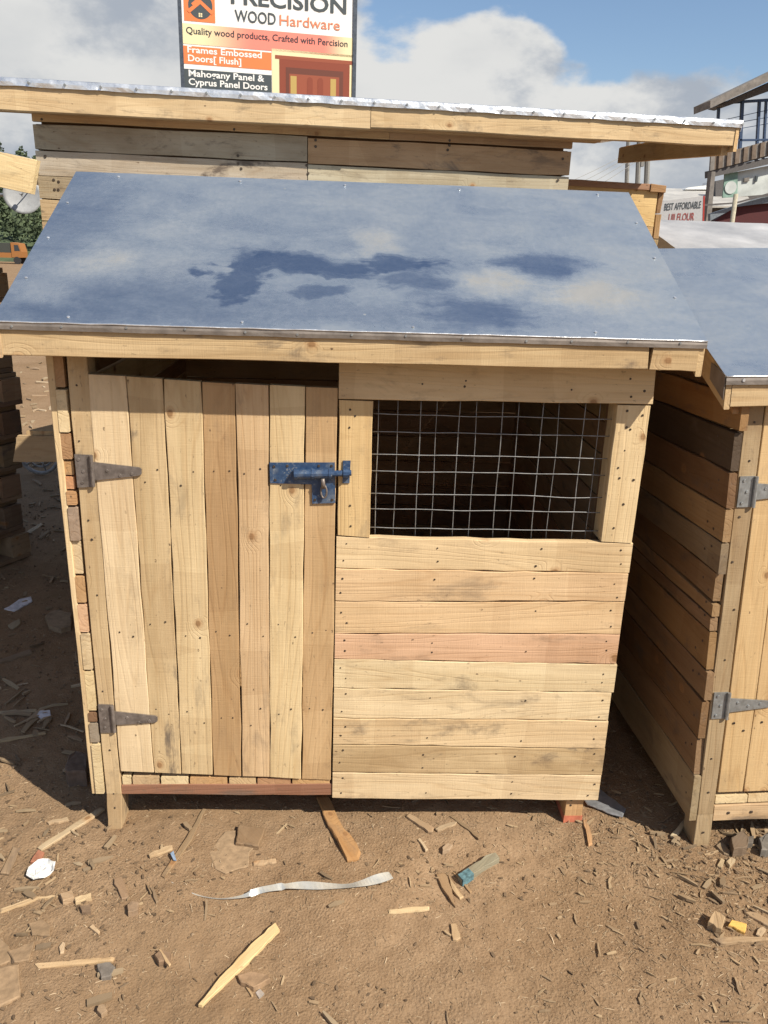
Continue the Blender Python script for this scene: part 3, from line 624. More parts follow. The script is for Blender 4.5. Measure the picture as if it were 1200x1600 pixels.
sn.build('roof_nails', HINGE_NEW, sfl, kind='stuff')
WL, WM, WR = -1.04, -.157, .770
rows = [(1.672, 1.590), (1.588, 1.512), (1.510, 1.440), (1.438, 1.372), (1.370, 1.29), (1.288, 1.2), (1.198, 1.11), (1.108, 1.02), (1.018, .93), (.928, .84), (.838, .75), (.748, .66), (.658, .57), (.568, .48), (.478, .39), (.388, .3), (.298, .21), (.208, .12)]
lc_ = [(.33, .28, .21), (.37, .32, .24), (.33, .27, .19), (.40, .30, .18)]; rc_ = [(.40, .26, .15), (.38, .34, .25), (.24, .20, .15), (.3, .22, .14)]
slab('back_wall', [(WL+.02, .12, 1.55), (WR-.02, .12, 1.55), (WR-.02, .12, 1.775), (WL+.02, .12, 1.775)], (0, .01, 0), WOOD, S, DARKW)  # dark backing board added behind the front planks to close a light gap
for i, (z1, z0) in enumerate(rows):
    slab('wall_plank', [(WL, .09+random.uniform(0, .004), z0), (WM-.001, .09, z0), (WM-.001, .09, z1), (WL, .09, z1-(.006 if i == 0 else 0))], (0, .02, 0), WOOD, S, jitc(lc_[min(i, 3)], .06), shrink=.001, n=8, jit=.002, grime=1.1)
    slab('wall_plank', [(WM+.001, .092, z0-.004), (WR, .092, z0-.004), (WR, .092, z1-.004), (WM+.001, .092, z1-.004)], (0, .02, 0), WOOD, S, jitc(rc_[min(i, 3)], .06), shrink=.001, n=8, jit=.002, grime=.9)
    for xx in (WL, WR):
        slab('side_plank', [(xx, .93, z0), (xx, .13, z0), (xx, .13, z1), (xx, .93, z1)], (.018 if xx < 0 else -.018, 0, 0), WOOD, S, jitc(GREY), shrink=.001, n=3, grime=.8)
slab('wall_plank', [(WL, .088, 1.674), (.12, .088, 1.674), (.12, .088, 1.745), (WL, .088, 1.745)], (0, .02, 0), WOOD, S, jitc(ORANGE), n=6)
slab('wall_plank', [(.121, .088, 1.674), (WR, .088, 1.674), (WR, .088, 1.748), (.121, .088, 1.748)], (0, .02, 0), WOOD, S, jitc(BROWN), n=6)
slab('back_wall', [(WR, .95, .1), (WL, .95, .1), (WL, .95, 1.78), (WR, .95, 1.78)], (0, -.018, 0), WOOD, S, GREY)
for xx in (WL+.02, WR-.07):
    for yy in (.145, .85): slab('post', [(xx, yy, -.01), (xx+.05, yy, -.01), (xx+.05, yy, 1.74), (xx, yy, 1.74)], (0, .05, 0), WOOD, S, GREY, n=3)
s2 = MB()
for p in ((WL+.03, 1.68), (WL+.03, 1.57), (WL+.05, 1.50), (WL+.065, 1.495), (WL+.05, 1.47), (WL+.062, 1.47), (-.39, 1.60), (-.39, 1.575), (-.38, 1.56), (-.16, 1.58), (-.155, 1.555), (-.13, 1.66), (-.13, 1.64), (.33, 1.68), (.33, 1.665), (.325, 1.65), (.74, 1.64), (.73, 1.57), (-.4, 1.68)): s2.disc((p[0], .0885, p[1]), (0, -1, 0), .0048, .001)
s2.build('nails', NAIL, S, kind='stuff')

# crate-like kennel peeping out right of the shed
B = thing('wooden_crate', 'tall yellow plank crate standing between the grey shed and the white roof', 'crate', (1.5, 2.0, 0))
slab('front_panel', [(-.1, 0, 1.455), (.385, 0, 1.445), (.385, 0, 1.595), (-.1, 0, 1.602)], (0, .02, 0), WOOD, B, (.64, .46, .22), n=4, grime=.15)
for k in range(9): slab('front_panel', [(-.1, .001, 1.445-(k+1)*.155), (.385, .001, 1.445-(k+1)*.155), (.385, .001, 1.443-k*.155), (-.1, .001, 1.453-k*.155)], (0, .02, 0), WOOD, B, jitc(GOLD), n=4, shrink=.001)
slab('top_trim', [(-.1, -.012, 1.596), (.345, -.012, 1.588), (.345, -.012, 1.612), (-.1, -.012, 1.622)], (0, .05, 0), WOOD, B, (.36, .22, .15), n=6, grime=.5)
slab('top_trim', [(.347, -.016, 1.583), (.412, -.016, 1.580), (.412, -.016, 1.608), (.347, -.016, 1.614)], (0, .05, 0), WOOD, B, BROWN, n=2)
zz = 1.6
for k in range(14):
    slab('side_slat', [(.39, .0, zz-.1), (.405+.008*(k % 2), -.004, zz-.1), (.412, -.004, zz-.003), (.39, .0, zz-.003)], (0, .75, 0), WOOD, B, jitc([BROWN, ORANGE, TAN][k % 3]), n=3); zz -= .102
slab('back_panel', [(.39, .75, .1), (-.1, .75, .1), (-.1, .75, 1.6), (.39, .75, 1.6)], (0, -.02, 0), WOOD, B, TAN)
for x0 in (-.09, .33): slab('leg', [(x0, .03, -.01), (x0+.05, .03, -.01), (x0+.05, .03, .3), (x0, .03, .3)], (0, .05, 0), WOOD, B, TAN, n=2)

# further kennel with a glaring roof on the right
R2 = thing('white_roofed_kennel', 'kennel behind the right one, only its glaring white metal roof showing', 'kennel', (2.0, 2.0, 0))
sheet('roof_sheet', .02, 1.7, .0, 1.345, .62, 1.500, BRIGHT, R2, seed=31, amp=.004)
sheet('roof_sheet', .02, 1.7, .621, 1.4995, 1.25, 1.37, BRIGHT, R2, seed=33, amp=.004)
for k in range(12):
    slab('front_plank', [(.06, .16, .08+k*.104), (1.65, .16, .08+k*.104), (1.65, .16, .182+k*.104), (.06, .16, .182+k*.104)], (0, .02, 0), WOOD, R2, jitc(TAN), n=3)
    slab('side_plank', [(.06, 1.15, .08+k*.104), (.06, .185, .08+k*.104), (.06, .185, .182+k*.104), (.06, 1.15, .182+k*.104)], (.018, 0, 0), WOOD, R2, jitc(TAN), n=3)
for x0 in (.08, 1.58):
    for y0 in (.19, 1.1): slab('leg', [(x0, y0, -.01), (x0+.05, y0, -.01), (x0+.05, y0, .3), (x0, y0, .3)], (0, .05, 0), WOOD, R2, TAN, n=2)

# shed at the left whose board end pokes in
YQ = 1.08
Q = thing('plank_roofed_shed', 'shed off the left edge, only its yellow fascia board end in view', 'shed', (-1.9, YQ, 0))
qo = Vector(Q.location)
slab('fascia_board', [V(-420, 200, YQ)-qo, V(49, 303, YQ)-qo, V(58, 250, YQ)-qo, V(-410, 140, YQ)-qo], (0, .03, 0), WOOD, Q, (.66, .52, .29), n=6, grime=.2)
a = V(54, 250, YQ)-qo; b2 = V(-410, 140, YQ)-qo
rq = MB(); rq.poly([b2+Vector((0, .0, .006)), a+Vector((-.01, 0, .004)), a+Vector((-.14, .5, -.05)), b2+Vector((0, .75, -.02))], (0, 0, -.003)); rq.build('roof_sheet', ROOF, Q)
for x0 in (.02, .4):
    slab('post', [(x0, .05, -.01), (x0+.05, .05, -.01), (x0+.05, .05, 1.7), (x0, .05, 1.7)], (0, .05, 0), WOOD, Q, TAN, n=2)
    slab('post', [(x0, .6, -.01), (x0+.05, .6, -.01), (x0+.05, .6, 1.7), (x0, .6, 1.7)], (0, .05, 0), WOOD, Q, TAN, n=2)

# ------------------------------------------------------------------ pallets at the left
pal_meshes = None
def pallet(loc, rot, label, cols, first=[]):
    t_ = thing('wooden_pallet', label, 'pallet', loc, rot, 'old pallets stacked at the left edge')
    H = .128
    for i in range(5): slab('deck_board', [(0, .02+i*.19, H), (1.1, .02+i*.19, H), (1.1, .12+i*.19, H), (0, .12+i*.19, H)], (0, 0, -.018), WOOD, t_, jitc(random.choice(cols), .1), n=2, grime=1)
    for i in range(3):
        slab('stringer', [(.0+i*.505, .0, .019), (.09+i*.505, .0, .019), (.09+i*.505, .0, .109), (.0+i*.505, .0, .109)], (0, .9, 0), WOOD, t_, jitc(random.choice(cols), .1), n=2, grime=1)
    for i in range(3): slab('bottom_board', [(0, .0+i*.39, .018), (1.1, .0+i*.39, .018), (1.1, .1+i*.39, .018), (0, .1+i*.39, .018)], (0, 0, -.018), WOOD, t_, jitc(random.choice(cols), .1), n=2, grime=1)
    return t_
PC = [(.24, .175, .11), (.28, .21, .135), (.19, .135, .09)]
names = ['lowest', 'second lowest', 'third from the bottom', 'fourth from the bottom', 'middle', 'fourth from the top', 'third from the top', 'second from the top', 'topmost, beige']
corner = Vector((-.80, 1.50, 0)); ang = math.radians(62)
for k in range(9):
    pxr = [22, 20, 24, 28, 31, 33, 20, 18, 22][k]
    zz = k*.1335
    cpt = G(pxr, 0, 0)
    # right-hand far corner reaches the visible edge
    Xe = -.775 + [.0, -.02, -.01, .005, .02, .035, .012, .008, .03][k]
    ex_ = Vector((math.cos(ang), math.sin(ang), 0))
    rr = ang+random.uniform(-.05, .05)
    base = Vector((Xe, 1.72, zz)) - Vector((math.cos(rr), math.sin(rr), 0))*1.1
    # keep the stack clear of the view on the near side: slide it left along its own long side
    pallet((base.x, base.y, zz+.002), (random.uniform(-.004, .004), random.uniform(-.004, .004), rr), 'weathered pallet at the left edge, %s of its stack' % names[k], [(.38, .28, .17)] if k == 8 else PC)

# low crate and washed-up wheel rim behind the middle kennel's left corner
yc = 1.42
def loc2(px, py, y): return V(px, py, y)
LC = thing('plank_trestle', 'low tan plank trestle seen between the pallets and the middle kennel', 'trestle', (-.8, yc, 0))
def rel(p, o): return Vector(p)-Vector(o.location)
slab('trestle_board', [rel(V(20, 722, yc), LC), rel(V(118, 722, yc), LC), rel(V(118, 682, yc), LC), rel(V(27, 681, yc), LC)], (0, .02, 0), WOOD, LC, (.40, .30, .18), n=4, grime=.3)
p0, p1 = rel(V(42, 680, yc+.02), LC), rel(V(100, 680, yc+.02), LC)
slab('trestle_top', [p0, p0+Vector((.10, 0, 0)), p0+Vector((.38, .62, 0)), p0+Vector((.28, .62, 0))], (0, 0, .018), WOOD, LC, TAN, n=3, grime=.4)
slab('trestle_top', [p0+Vector((.12, 0, 0)), p0+Vector((.22, 0, 0)), p0+Vector((.50, .62, 0)), p0+Vector((.40, .62, 0))], (0, 0, .018), WOOD, LC, BROWN, n=3, grime=.4)
for lx, ly in ((rel(V(112, 700, yc), LC).x, .022), (rel(V(112, 700, yc), LC).x+.25, .5)): slab('leg', [(lx, ly, -.01), (lx+.04, ly, -.01), (lx+.04, ly, p0.z-.001), (lx, ly, p0.z-.001)], (0, .04, 0), WOOD, LC, BROWN, n=2)
rimc = V(62, 716, 3.0); rm = MB()
for R_, r_, dy in ((.105, .011, 0), (.07, .006, .01)):
    rm.tube([rimc+Vector((R_*math.cos(w), dy, R_*math.sin(w))) for w in [i*math.pi/14 for i in range(29)]], r_, 8)
for k in range(5): w = k*1.2566; rm.tube([rimc, rimc+Vector((.1*math.cos(w), .0, .1*math.sin(w)))], .006, 6)
o = rm.build('wheel_rim', plain('grey_plastic', (.34, .35, .36), .5), None, smooth=True); tag(o, 'small grey spoked wheel rim in the shade below the plank trestle', 'wheel')
# let the rim rest on the ground
o.location.z -= (rimc.z-.116)

# satellite dish
D = thing('satellite_dish', 'round grey satellite dish hanging below the yellow board at the left edge', 'dish', (-1.52, 4.0, 0))
dc_ = rel(V(36, 305, 4.0), D); vs = []; fs = []
ax = Vector((.25, -1, .12)).normalized(); e1 = ax.orthogonal().normalized(); e2 = ax.cross(e1)
for s_, off_ in ((0, 0), (1, -.004)):
    for i in range(7):
        for j in range(28):
            r_ = .115*i/6+.001; w = 2*math.pi*j/28; vs.append(tuple(dc_+(e1*math.cos(w)+e2*math.sin(w))*r_+ax*(1.6*r_*r_+off_)))
for i in range(6):
    for j in range(28):
        a0, a1 = i*28+j, i*28+(j+1) % 28; fs.append((a0, a1, a1+28, a0+28)); fs.append((a0+196+28, a1+196+28, a1+196, a0+196))
for j in range(28): a0, a1 = 168+j, 168+(j+1) % 28; fs.append((a0, a1, a1+196, a0+196))
DM = plain('dish_grey', (.27, .28, .29), .55, 0, .1)
mesh('reflector', vs, fs, DM, D, smooth=True)
MB().tube([dc_-e1*.11, dc_+ax*.10], .004, 6).tube([dc_+ax*.085, dc_+ax*.125], .014, 8).build('feed_arm', DM, D)
MB().tube([(dc_.x-.45, .12, -.01), (dc_.x-.45, .12, dc_.z-.05), (dc_.x-.42, .11, dc_.z), dc_-ax*.004], .011, 8).build('mast', HINGE_NEW, D)

# orange lorry in the distance
OR = plain('orange_lorry_paint', (.30, .13, .04), .6, 0, .1); DK = plain('dark_rubber', (.03, .03, .032), .8); LOAD = plain('dark_load', (.05, .055, .05), .9); GL = plain('dark_glass', (.04, .05, .06), .1, 0, .05)
zt = zg(0, 90)
TR = thing('orange_lorry', 'small orange lorry with a dark load, far off at the left edge', 'lorry', (V(14, 400, 90).x, 90, zt))
TR.rotation_euler = (0, 0, 0)
TR.scale = (.85, .85, .85)
cb = MB(); cb.poly([(.35, 0, .8), (1.55, 0, .8), (1.6, 0, 1.5), (1.35, 0, 2.5), (.35, 0, 2.6)], (0, 2.0, 0)); cab = cb.build('cab', OR, TR)
gl = MB(); gl.poly([(.75, -.02, 1.6), (1.42, -.02, 1.6), (1.25, -.02, 2.3), (.75, -.02, 2.3)], (0, .03, 0)); gl.build('window', GL, cab)
MB().add(box(-3.6, .3, 0, 2.1, .75, 1.35)).build('tray', OR, TR)
MB().add(box(-3.5, .28, .08, 2.0, 1.36, 2.5)).build('load', LOAD, TR)
for xw in (-2.6, .95):
    for yw in (-.02, 1.8): MB().tube([(xw, yw, .45), (xw, yw+.25, .45)], .45, 14).build('wheel', DK, TR)

# billboard
SG = thing('shop_signboard', 'tall printed signboard for a wood hardware shop rising behind the wide shed roof', 'signboard')
ya = math.radians(9.5); P0 = V(283, 70, 8.0); nrm_ = Vector((math.sin(ya), -math.cos(ya), 0)); U = Vector((math.cos(ya), math.sin(ya), 0)); P0.z = 0
SG.location = P0; SG.rotation_euler = (0, 0, ya)
def S2(px, py):
    r = fwd + RT*((px-600)/F) - UP*((py-800)/F); p = CAM + r*(((P0-CAM).dot(nrm_))/(r.dot(nrm_))); q = p-P0
    return q.dot(U), p.z
def flat(name, col, rough=.55):
    mt, t, b = newmat(name); setin(t, b, Base_Color=tuple(col), Roughness=rough, Specular_IOR_Level=.3); return mt
WH = flat('print_white', (.74, .75, .74)); PO = flat('print_orange', (.70, .20, .07)); PK = flat('print_black', (.035, .04, .05)); PG = flat('print_charcoal', (.06, .075, .085)); PR = flat('print_salmon', (.66, .22, .12))
CRM = flat('print_cream', (.72, .64, .40)); MAH = flat('print_mahogany', (.22, .055, .032)); MAH2 = flat('print_mahogany_dark', (.13, .045, .032)); MAH3 = flat('print_red_wood', (.27, .075, .042)); GLD = flat('print_gold', (.42, .30, .10)); FRM = plain('dark_blue_frame', (.05, .065, .09), .5)
u0, z0 = S2(283, 140); u1, _ = S2(556, 80); ztop = 4.35; zb_ = 2.45
bd = MB(); bd.add(box(u0+.03, u1-.03, 0, .03, zb_, ztop)); bdo = bd.build('panel', WH, SG)
for uu in (u0, u1-.035): MB().add(box(uu, uu+.04, -.015, .06, -.02 if False else -.05, ztop+.03)).build('frame_post', FRM, SG)
MB().add(box(u0+.04, u1-.035, -.01, .05, ztop, ztop+.04)).build('frame_rail', FRM, SG); MB().add(box(u0+.04, u1-.035, -.01, .05, zb_-.04, zb_)).build('frame_rail', FRM, SG)
def text_obj(name, s, rect, mat, parent, bold=.0, yoff=-.004, depth=.002):
    "lettering fitted into rect (u0, z0, u1, z1) on the board's face"
    cu = bpy.data.curves.new(name, 'FONT'); cu.body = s; cu.offset = bold; cu.resolution_u = 3
    o = bpy.data.objects.new(name, cu); COL.objects.link(o); bpy.context.view_layer.update()
    me = bpy.data.meshes.new_from_object(o.evaluated_get(bpy.context.evaluated_depsgraph_get())); bpy.data.objects.remove(o)
    xs_ = [v.co.x for v in me.vertices]; ys_ = [v.co.y for v in me.vertices]; ax_, bx_, ay_, by_ = min(xs_), max(xs_), 0.0, .70
    sx, sy = (rect[2]-rect[0])/(bx_-ax_), (rect[3]-rect[1])/(by_-ay_)
    n0 = len(me.vertices); vv = [(rect[0]+(v.co.x-ax_)*sx, yoff, rect[1]+(v.co.y-ay_)*sy) for v in me.vertices]; ff = [tuple(p.vertices) for p in me.polygons]
    return mesh(name, vv, ff, mat, parent, kind='stuff')
def rectpx(x0, yb, x1, yt):
    a = S2(x0, yb); b_ = S2(x1, yt); return a[0], a[1], b_[0], b_[1]
def panel(name, x0, x1, zlo, zhi, mat, yoff): return mesh(name, *box(x0, x1, yoff, yoff+.0015, zlo, zhi), mat, bdo)
# gradient band
mt, t, b = newmat('print_band'); tcn = t.node('ShaderNodeTexCoord'); sx = t.node('ShaderNodeSeparateXYZ', {0: tcn.outputs['Object']}).outputs[0]
w_ = u1-u0; f1 = t.math('MULTIPLY', t.map(sx, u0+.08*w_, u0+.42*w_, 0, 1, True), t.map(sx, u0+.97*w_, u0+.80*w_, 0, 1, True))
setin(t, b, Base_Color=t.mix(f1, (.74, .66, .40), (.74, .22, .17)), Roughness=.5); BAND = mt
zA = S2(286, 36)[1]; zB = S2(286, 68)[1]; panel('band', u0+.04, u1-.035, zB, zA, BAND, -.003)
zC = S2(286, 71)[1]; zD = S2(286, 99)[1]; uM = S2(424, 90)[0]; panel('orange_strip', u0+.04, uM, zD, zC, PO, -.003)
zE = S2(286, 107)[1]; zF = S2(286, 137)[1]; panel('dark_strip', u0+.04, uM, zF, zE, PG, -.003)
lu0, lz = S2(288, 32); lu1, _ = S2(336, 20); panel('logo_field', lu0, lu1, lz, lz+(lu1-lu0)*1.05, PO, -.003)
lc0, lz0 = S2(313, 9); R_ = (lu1-lu0)*.39
lg = MB(); lg.poly([(lc0+R_*math.cos(w), -.0045, lz0+R_*math.sin(w)) for w in [i*math.pi/16 for i in range(32)]], (0, .001, 0)); lg.build('logo_disc', PG, bdo)
ch = MB()
for sgn in (-1, 1):
    ch.poly([(lc0, -.0062, lz0+R_*.45), (lc0+sgn*R_*1.12, -.0062, lz0-R_*.42), (lc0+sgn*R_*.92, -.0062, lz0-R_*.62), (lc0, -.0062, lz0+R_*.12)][::(1 if sgn < 0 else -1)], (0, .001, 0))
ch.poly([(lc0-R_*.75, -.0064, lz0+R_*.1), (lc0+R_*.05, -.0064, lz0+R_*.75), (lc0+R_*.2, -.0064, lz0+R_*.6), (lc0-R_*.6, -.0064, lz0-R_*.05)][::-1], (0, .001, 0))
ch.build('logo_roof', PO, bdo)
lw = MB(); q = R_*.13
for a_, b_ in ((-1, -1), (0, -1), (-1, 0), (0, 0)): lw.add(box(lc0+a_*q*1.25, lc0+a_*q*1.25+q, -.0068, -.006, lz0-R_*.68+b_*q*1.25, lz0-R_*.68+b_*q*1.25+q))
lw.build('logo_window', CRM, bdo)
def txt(s, x0, yb0, x1, yb1, hpx, mat, bold, name='lettering', yoff=-.005):
    a = S2(x0, yb0); b_ = S2(x1, yb1); c_ = S2(x0, yb0-hpx); zz0 = (a[1]+b_[1])/2
    return text_obj(name, s, (a[0], zz0, b_[0], zz0+(c_[1]-a[1])), mat, bdo, bold, yoff)
txt('PRECISION', 361, 6, 541, 21, 24, PG, .022)
txt('WOOD', 367, 34.5, 431, 37.3, 18, PG, .012)
txt('Hardware', 437, 39.5, 531, 47.5, 16.5, PR, .004)
txt('Quality wood products, Crafted with Percision', 291, 54, 543, 72, 10.5, PK, .012)
txt('Frames Embossed', 293, 83.5, 409, 89.5, 10, WH, .02)
txt('Doors[ Flush]', 294, 96.5, 377, 100.5, 10, WH, .02)
txt('Mahogany Panel &', 295, 120, 413, 126.7, 10, WH, .02)
txt('Cyprus Panel Doors', 295, 133.3, 418, 140, 10, WH, .02)
# the door picture printed at the lower right
du0, du1 = S2(425, 120)[0], S2(551, 120)[0]; zt1 = S2(425, 76)[1]; dw = du1-du0
panel('door_print_ground', du0, du1, zb_, zt1, CRM, -.003)
fr = S2(432, 86)[1]
panel('door_print_frame', du0+.04*dw, du1-.0*dw, fr-.035, fr, MAH3, -.0055); panel('door_print_frame', du0+.09*dw, du1-.04*dw, zb_, fr-.035, MAH, -.005)
panel('door_print_frame', du0+.17*dw, du1-.12*dw, zb_, fr-.11, MAH2, -.0065); panel('door_print_leaf', du0+.21*dw, du1-.17*dw, zb_, fr-.17, MAH3, -.008)
for k, (fa_, fb_) in enumerate(((.225, .30), (.72, .79))): panel('door_print_grille', du0+fa_*dw, du0+fb_*dw, zb_, fr-.19, GLD, -.0095)
for fa_ in (.43, .56):
    ap = MB(); c0 = du0+(fa_+.035)*dw; rr_ = .035*dw; zt2 = fr-.22
    ap.poly([(c0-rr_, -.0095, zb_), (c0+rr_, -.0095, zb_)]+[(c0+rr_*math.cos(w), -.0095, zt2+rr_*math.sin(w)) for w in [i*math.pi/8 for i in range(9)]], (0, .0012, 0)); ap.build('door_print_panel', MAH, bdo)

# ------------------------------------------------------------------ right background
YD = 14.0
GRYW = plain('weathered_board', (.20, .185, .17), .85, 0, .3, 8); BLU = plain('blue_steel', (.03, .06, .13), .5); PALEW = plain('pale_wall', (.50, .54, .53), .8, 0, .2, 3); MARO = plain('maroon_awning', (.075, .018, .02), .8); LIG = plain('pale_roof_sheet', (.42, .41, .385), .6, 0, .15, 3); DKR = plain('dark_roof', (.10, .095, .095), .8)
BD = thing('two_storey_shop', 'two storey shop at the right edge with blue railed balcony and sloping roof', 'building', (V(1115, 300, YD).x, YD, 0))
def bq(name, pts, yy, th, mat, par=BD):
    o = BD.location; mb = MB(); mb.poly([V(px, py, yy)-o for px, py in pts], (0, th, 0)); return mb.build(name, mat, par)
bq('roof', [(1110, 169), (1320, 72), (1320, 56), (1110, 157)], YD-.6, .7, GRYW)
bq('soffit', [(1124, 164), (1320, 76), (1320, 100), (1135, 166)], YD-.2, .5, DKR)
for px, w_ in ((1121, 3.2), (1157, 4.2), (1184, 3.4), (1195, 2.6), (1240, 4)):
    bq('balcony_post', [(px-3, 252), (px-3+w_, 252), (px+2+w_, 158), (px+2, 158)], YD, .06, BLU)
bq('balcony_rail', [(1118, 221), (1300, 218), (1300, 215), (1118, 218)], YD, .05, BLU)
bq('balcony_rail', [(1124, 163), (1300, 152), (1300, 147), (1124, 159)], YD+.02, .05, BLU)
for (ya_, yb2) in ((188, 170), (196, 186), (206, 196)):
    bq('balcony_wire', [(1130, ya_), (1300, yb2-20), (1300, yb2-21), (1130, ya_-1)], YD+.03, .02, BLU)
bq('balustrade_panel', [(1111, 268), (1310, 216), (1310, 193), (1113, 246)], YD-.02, .04, GRYW)
# corrugated balustrade: every strip its own piece
for k in range(30):
    xa = 1111+k*6.5; sl2 = -.27
    def yy_(x, base): return base+(x-1111)*sl2
    bq('balustrade_strip', [(xa-1.6, yy_(xa, 267)), (xa+4.95, yy_(xa+6, 267)), (xa+6.5, yy_(xa+6, 244)), (xa, yy_(xa, 244))], YD-.1+(k % 2)*.03, .05, [GRYW, plain('rusty_strip', (.17, .13, .10), .85, 0, .3, 8)][k % 2] if k < 2 else bpy.data.materials['weathered_board' if k % 2 else 'rusty_strip'])
bq('floor_slab', [(1112, 277), (1310, 232), (1310, 222), (1112, 266)], YD-.05, .3, DKR)
bq('post', [(1103, 346), (1111, 346), (1118, 268), (1112, 268)], YD-.08, .16, GRYW)
bq('wall', [(1118, 420), (1320, 420), (1320, 240), (1118, 283)], YD+2.6, .2, DKR)
gs = bq('wall_banner', [(1131, 309), (1300, 296), (1300, 240), (1133, 272)], YD+.1, .05, PALEW)
bq('wall_banner', [(1129, 309), (1152, 308), (1153, 268), (1133, 272)], YD+.06, .03, plain('faded_green_print', (.22, .34, .29), .8, 0, .3, 5))
mb = MB(); cc_ = V(1142, 293, YD+.045)-BD.location; mb.poly([cc_+Vector((.11*math.cos(w), 0, .11*math.sin(w))) for w in [i*math.pi/10 for i in range(20)]], (0, .01, 0)); mb.build('banner_circle', PALEW, BD)
bq('banner_mark', [(1180, 284), (1183, 284), (1185, 275), (1181, 275)], YD+.07, .02, PG); bq('banner_mark', [(1163, 284), (1171, 283), (1171, 277), (1163, 278)], YD+.07, .02, GRYW)
bq('awning', [(1110, 350), (1300, 420), (1300, 306), (1150, 322)], YD-1.0, .1, MARO)
bq('awning_edge', [(1110, 345), (1152, 323), (1300, 305), (1300, 296), (1190, 308), (1110, 334)], YD-1.1, .1, plain('blue_grey_sheet', (.16, .19, .22), .6))
bq('awning_trim', [(1100, 322), (1152, 318), (1200, 305), (1300, 285), (1300, 282), (1200, 302), (1150, 316), (1100, 319)], YD-1.2, .05, DKR)
o = MB(); p0, p1 = V(1144, 347, 9), V(1150, 303, 9); p2 = p0+(p0-p1)*((p0.z+.05)/(p1.z-p0.z)); o.tube([p2, p1], .03, 8)
tag(o.build('wooden_pole', plain('pale_pole', (.36, .33, .25), .8), None, smooth=True), 'short pale wooden pole in front of the maroon awning', 'pole')
RF = thing('low_market_roof', 'long pale sheet roof of a market stall behind the flour sign', 'stall', (V(1090, 330, 16).x, 16, 0))
mb = MB(); mb.poly([rel(V(x_, y_, 16), RF) for x_, y_ in [(1030, 345), (1160, 345), (1160, 296), (1096, 297), (1030, 296)]], (0, .1, 0)); 
r1_ = MB(); r1_.v = [tuple(rel(V(1000, 322, 15), RF)), tuple(rel(V(1180, 322, 15), RF)), tuple(rel(V(1160, 296, 18), RF)), tuple(rel(V(1020, 294, 18), RF))]; r1_.v += [(a_, b_, c_-.03) for a_, b_, c_ in r1_.v]
r1_.f = [(0, 1, 2, 3), (7, 6, 5, 4), (0, 4, 5, 1), (1, 5, 6, 2), (2, 6, 7, 3), (3, 7, 4, 0)]; r1_.build('roof_sheet', LIG, RF)
w1_ = rel(V(1010, 323, 15.2), RF); w2_ = rel(V(1170, 323, 15.2), RF); MB().add(box(w1_.x, w2_.x, w1_.y, w1_.y+.1, -.3, w1_.z)).build('wall', DKR, RF)
mb = MB(); 
mb.poly([rel(V(x_, y_, 17.6), RF) for x_, y_ in [(1070, 296), (1130, 296), (1128, 287), (1110, 284), (1108, 289), (1075, 293)]], (0, .4, 0)); mb.build('ridge_clutter', WH, RF)
FS = thing('flour_shop_sign', 'white sign with grey and red lettering about affordable flour beside the crate', 'signboard', (V(1068, 330, 10).x, 10, 0))
yf = math.radians(-9); FS.rotation_euler = (0, 0, yf); n3 = Vector((math.sin(yf), -math.cos(yf), 0)); U3 = Vector((math.cos(yf), math.sin(yf), 0)); F0 = Vector(FS.location)
def S3(px, py):
    r = fwd + RT*((px-600)/F) - UP*((py-800)/F); p = CAM + r*(((F0-CAM).dot(n3))/(r.dot(n3))); return (p-F0).dot(U3), p.z
def quad3(name, pts, yo, mat, par): 
    q = [S3(*p) for p in pts]; mb = MB(); mb.poly([(a_, yo, b_) for a_, b_ in q], (0, .02 if yo == 0 else .0015, 0)); return mb.build(name, mat, par)
FP = quad3('panel', [(1020, 365), (1098, 365), (1100, 306), (1022, 316)], 0, plain('sign_white_dusty', (.46, .47, .48), .6, 0, .08), FS)
quad3('red_edge', [(1097, 365), (1099.5, 365), (1101.5, 306), (1099, 306)], -.003, flat('sign_red', (.40, .05, .04)), FS)
for (s_, x0, yb1, x1, yb2, h_, mt_) in (('BEST AFFORDABLE', 1037.5, 329, 1094.5, 325, 11, PG), ('UJI FLOUR', 1044, 346, 1084, 344, 12, flat('sign_red_ink', (.32, .07, .06)))):
    a = S3(x0, yb1); b_ = S3(x1, yb2); c_ = S3(x0, yb1-h_)
    me_o = text_obj('lettering', s_, (a[0], 0, b_[0], c_[1]-a[1]), mt_, FP, .012, -.004)
    sh = (b_[1]-a[1])/(b_[0]-a[0])
    for v_ in me_o.data.vertices: v_.co.z += a[1]+(v_.co.x-a[0])*sh
for x0 in (S3(1030, 330)[0], S3(1092, 330)[0]): MB().add(box(x0, x0+.05, .025, .07, -.1, 2.0)).build('post', GRYW, FS)
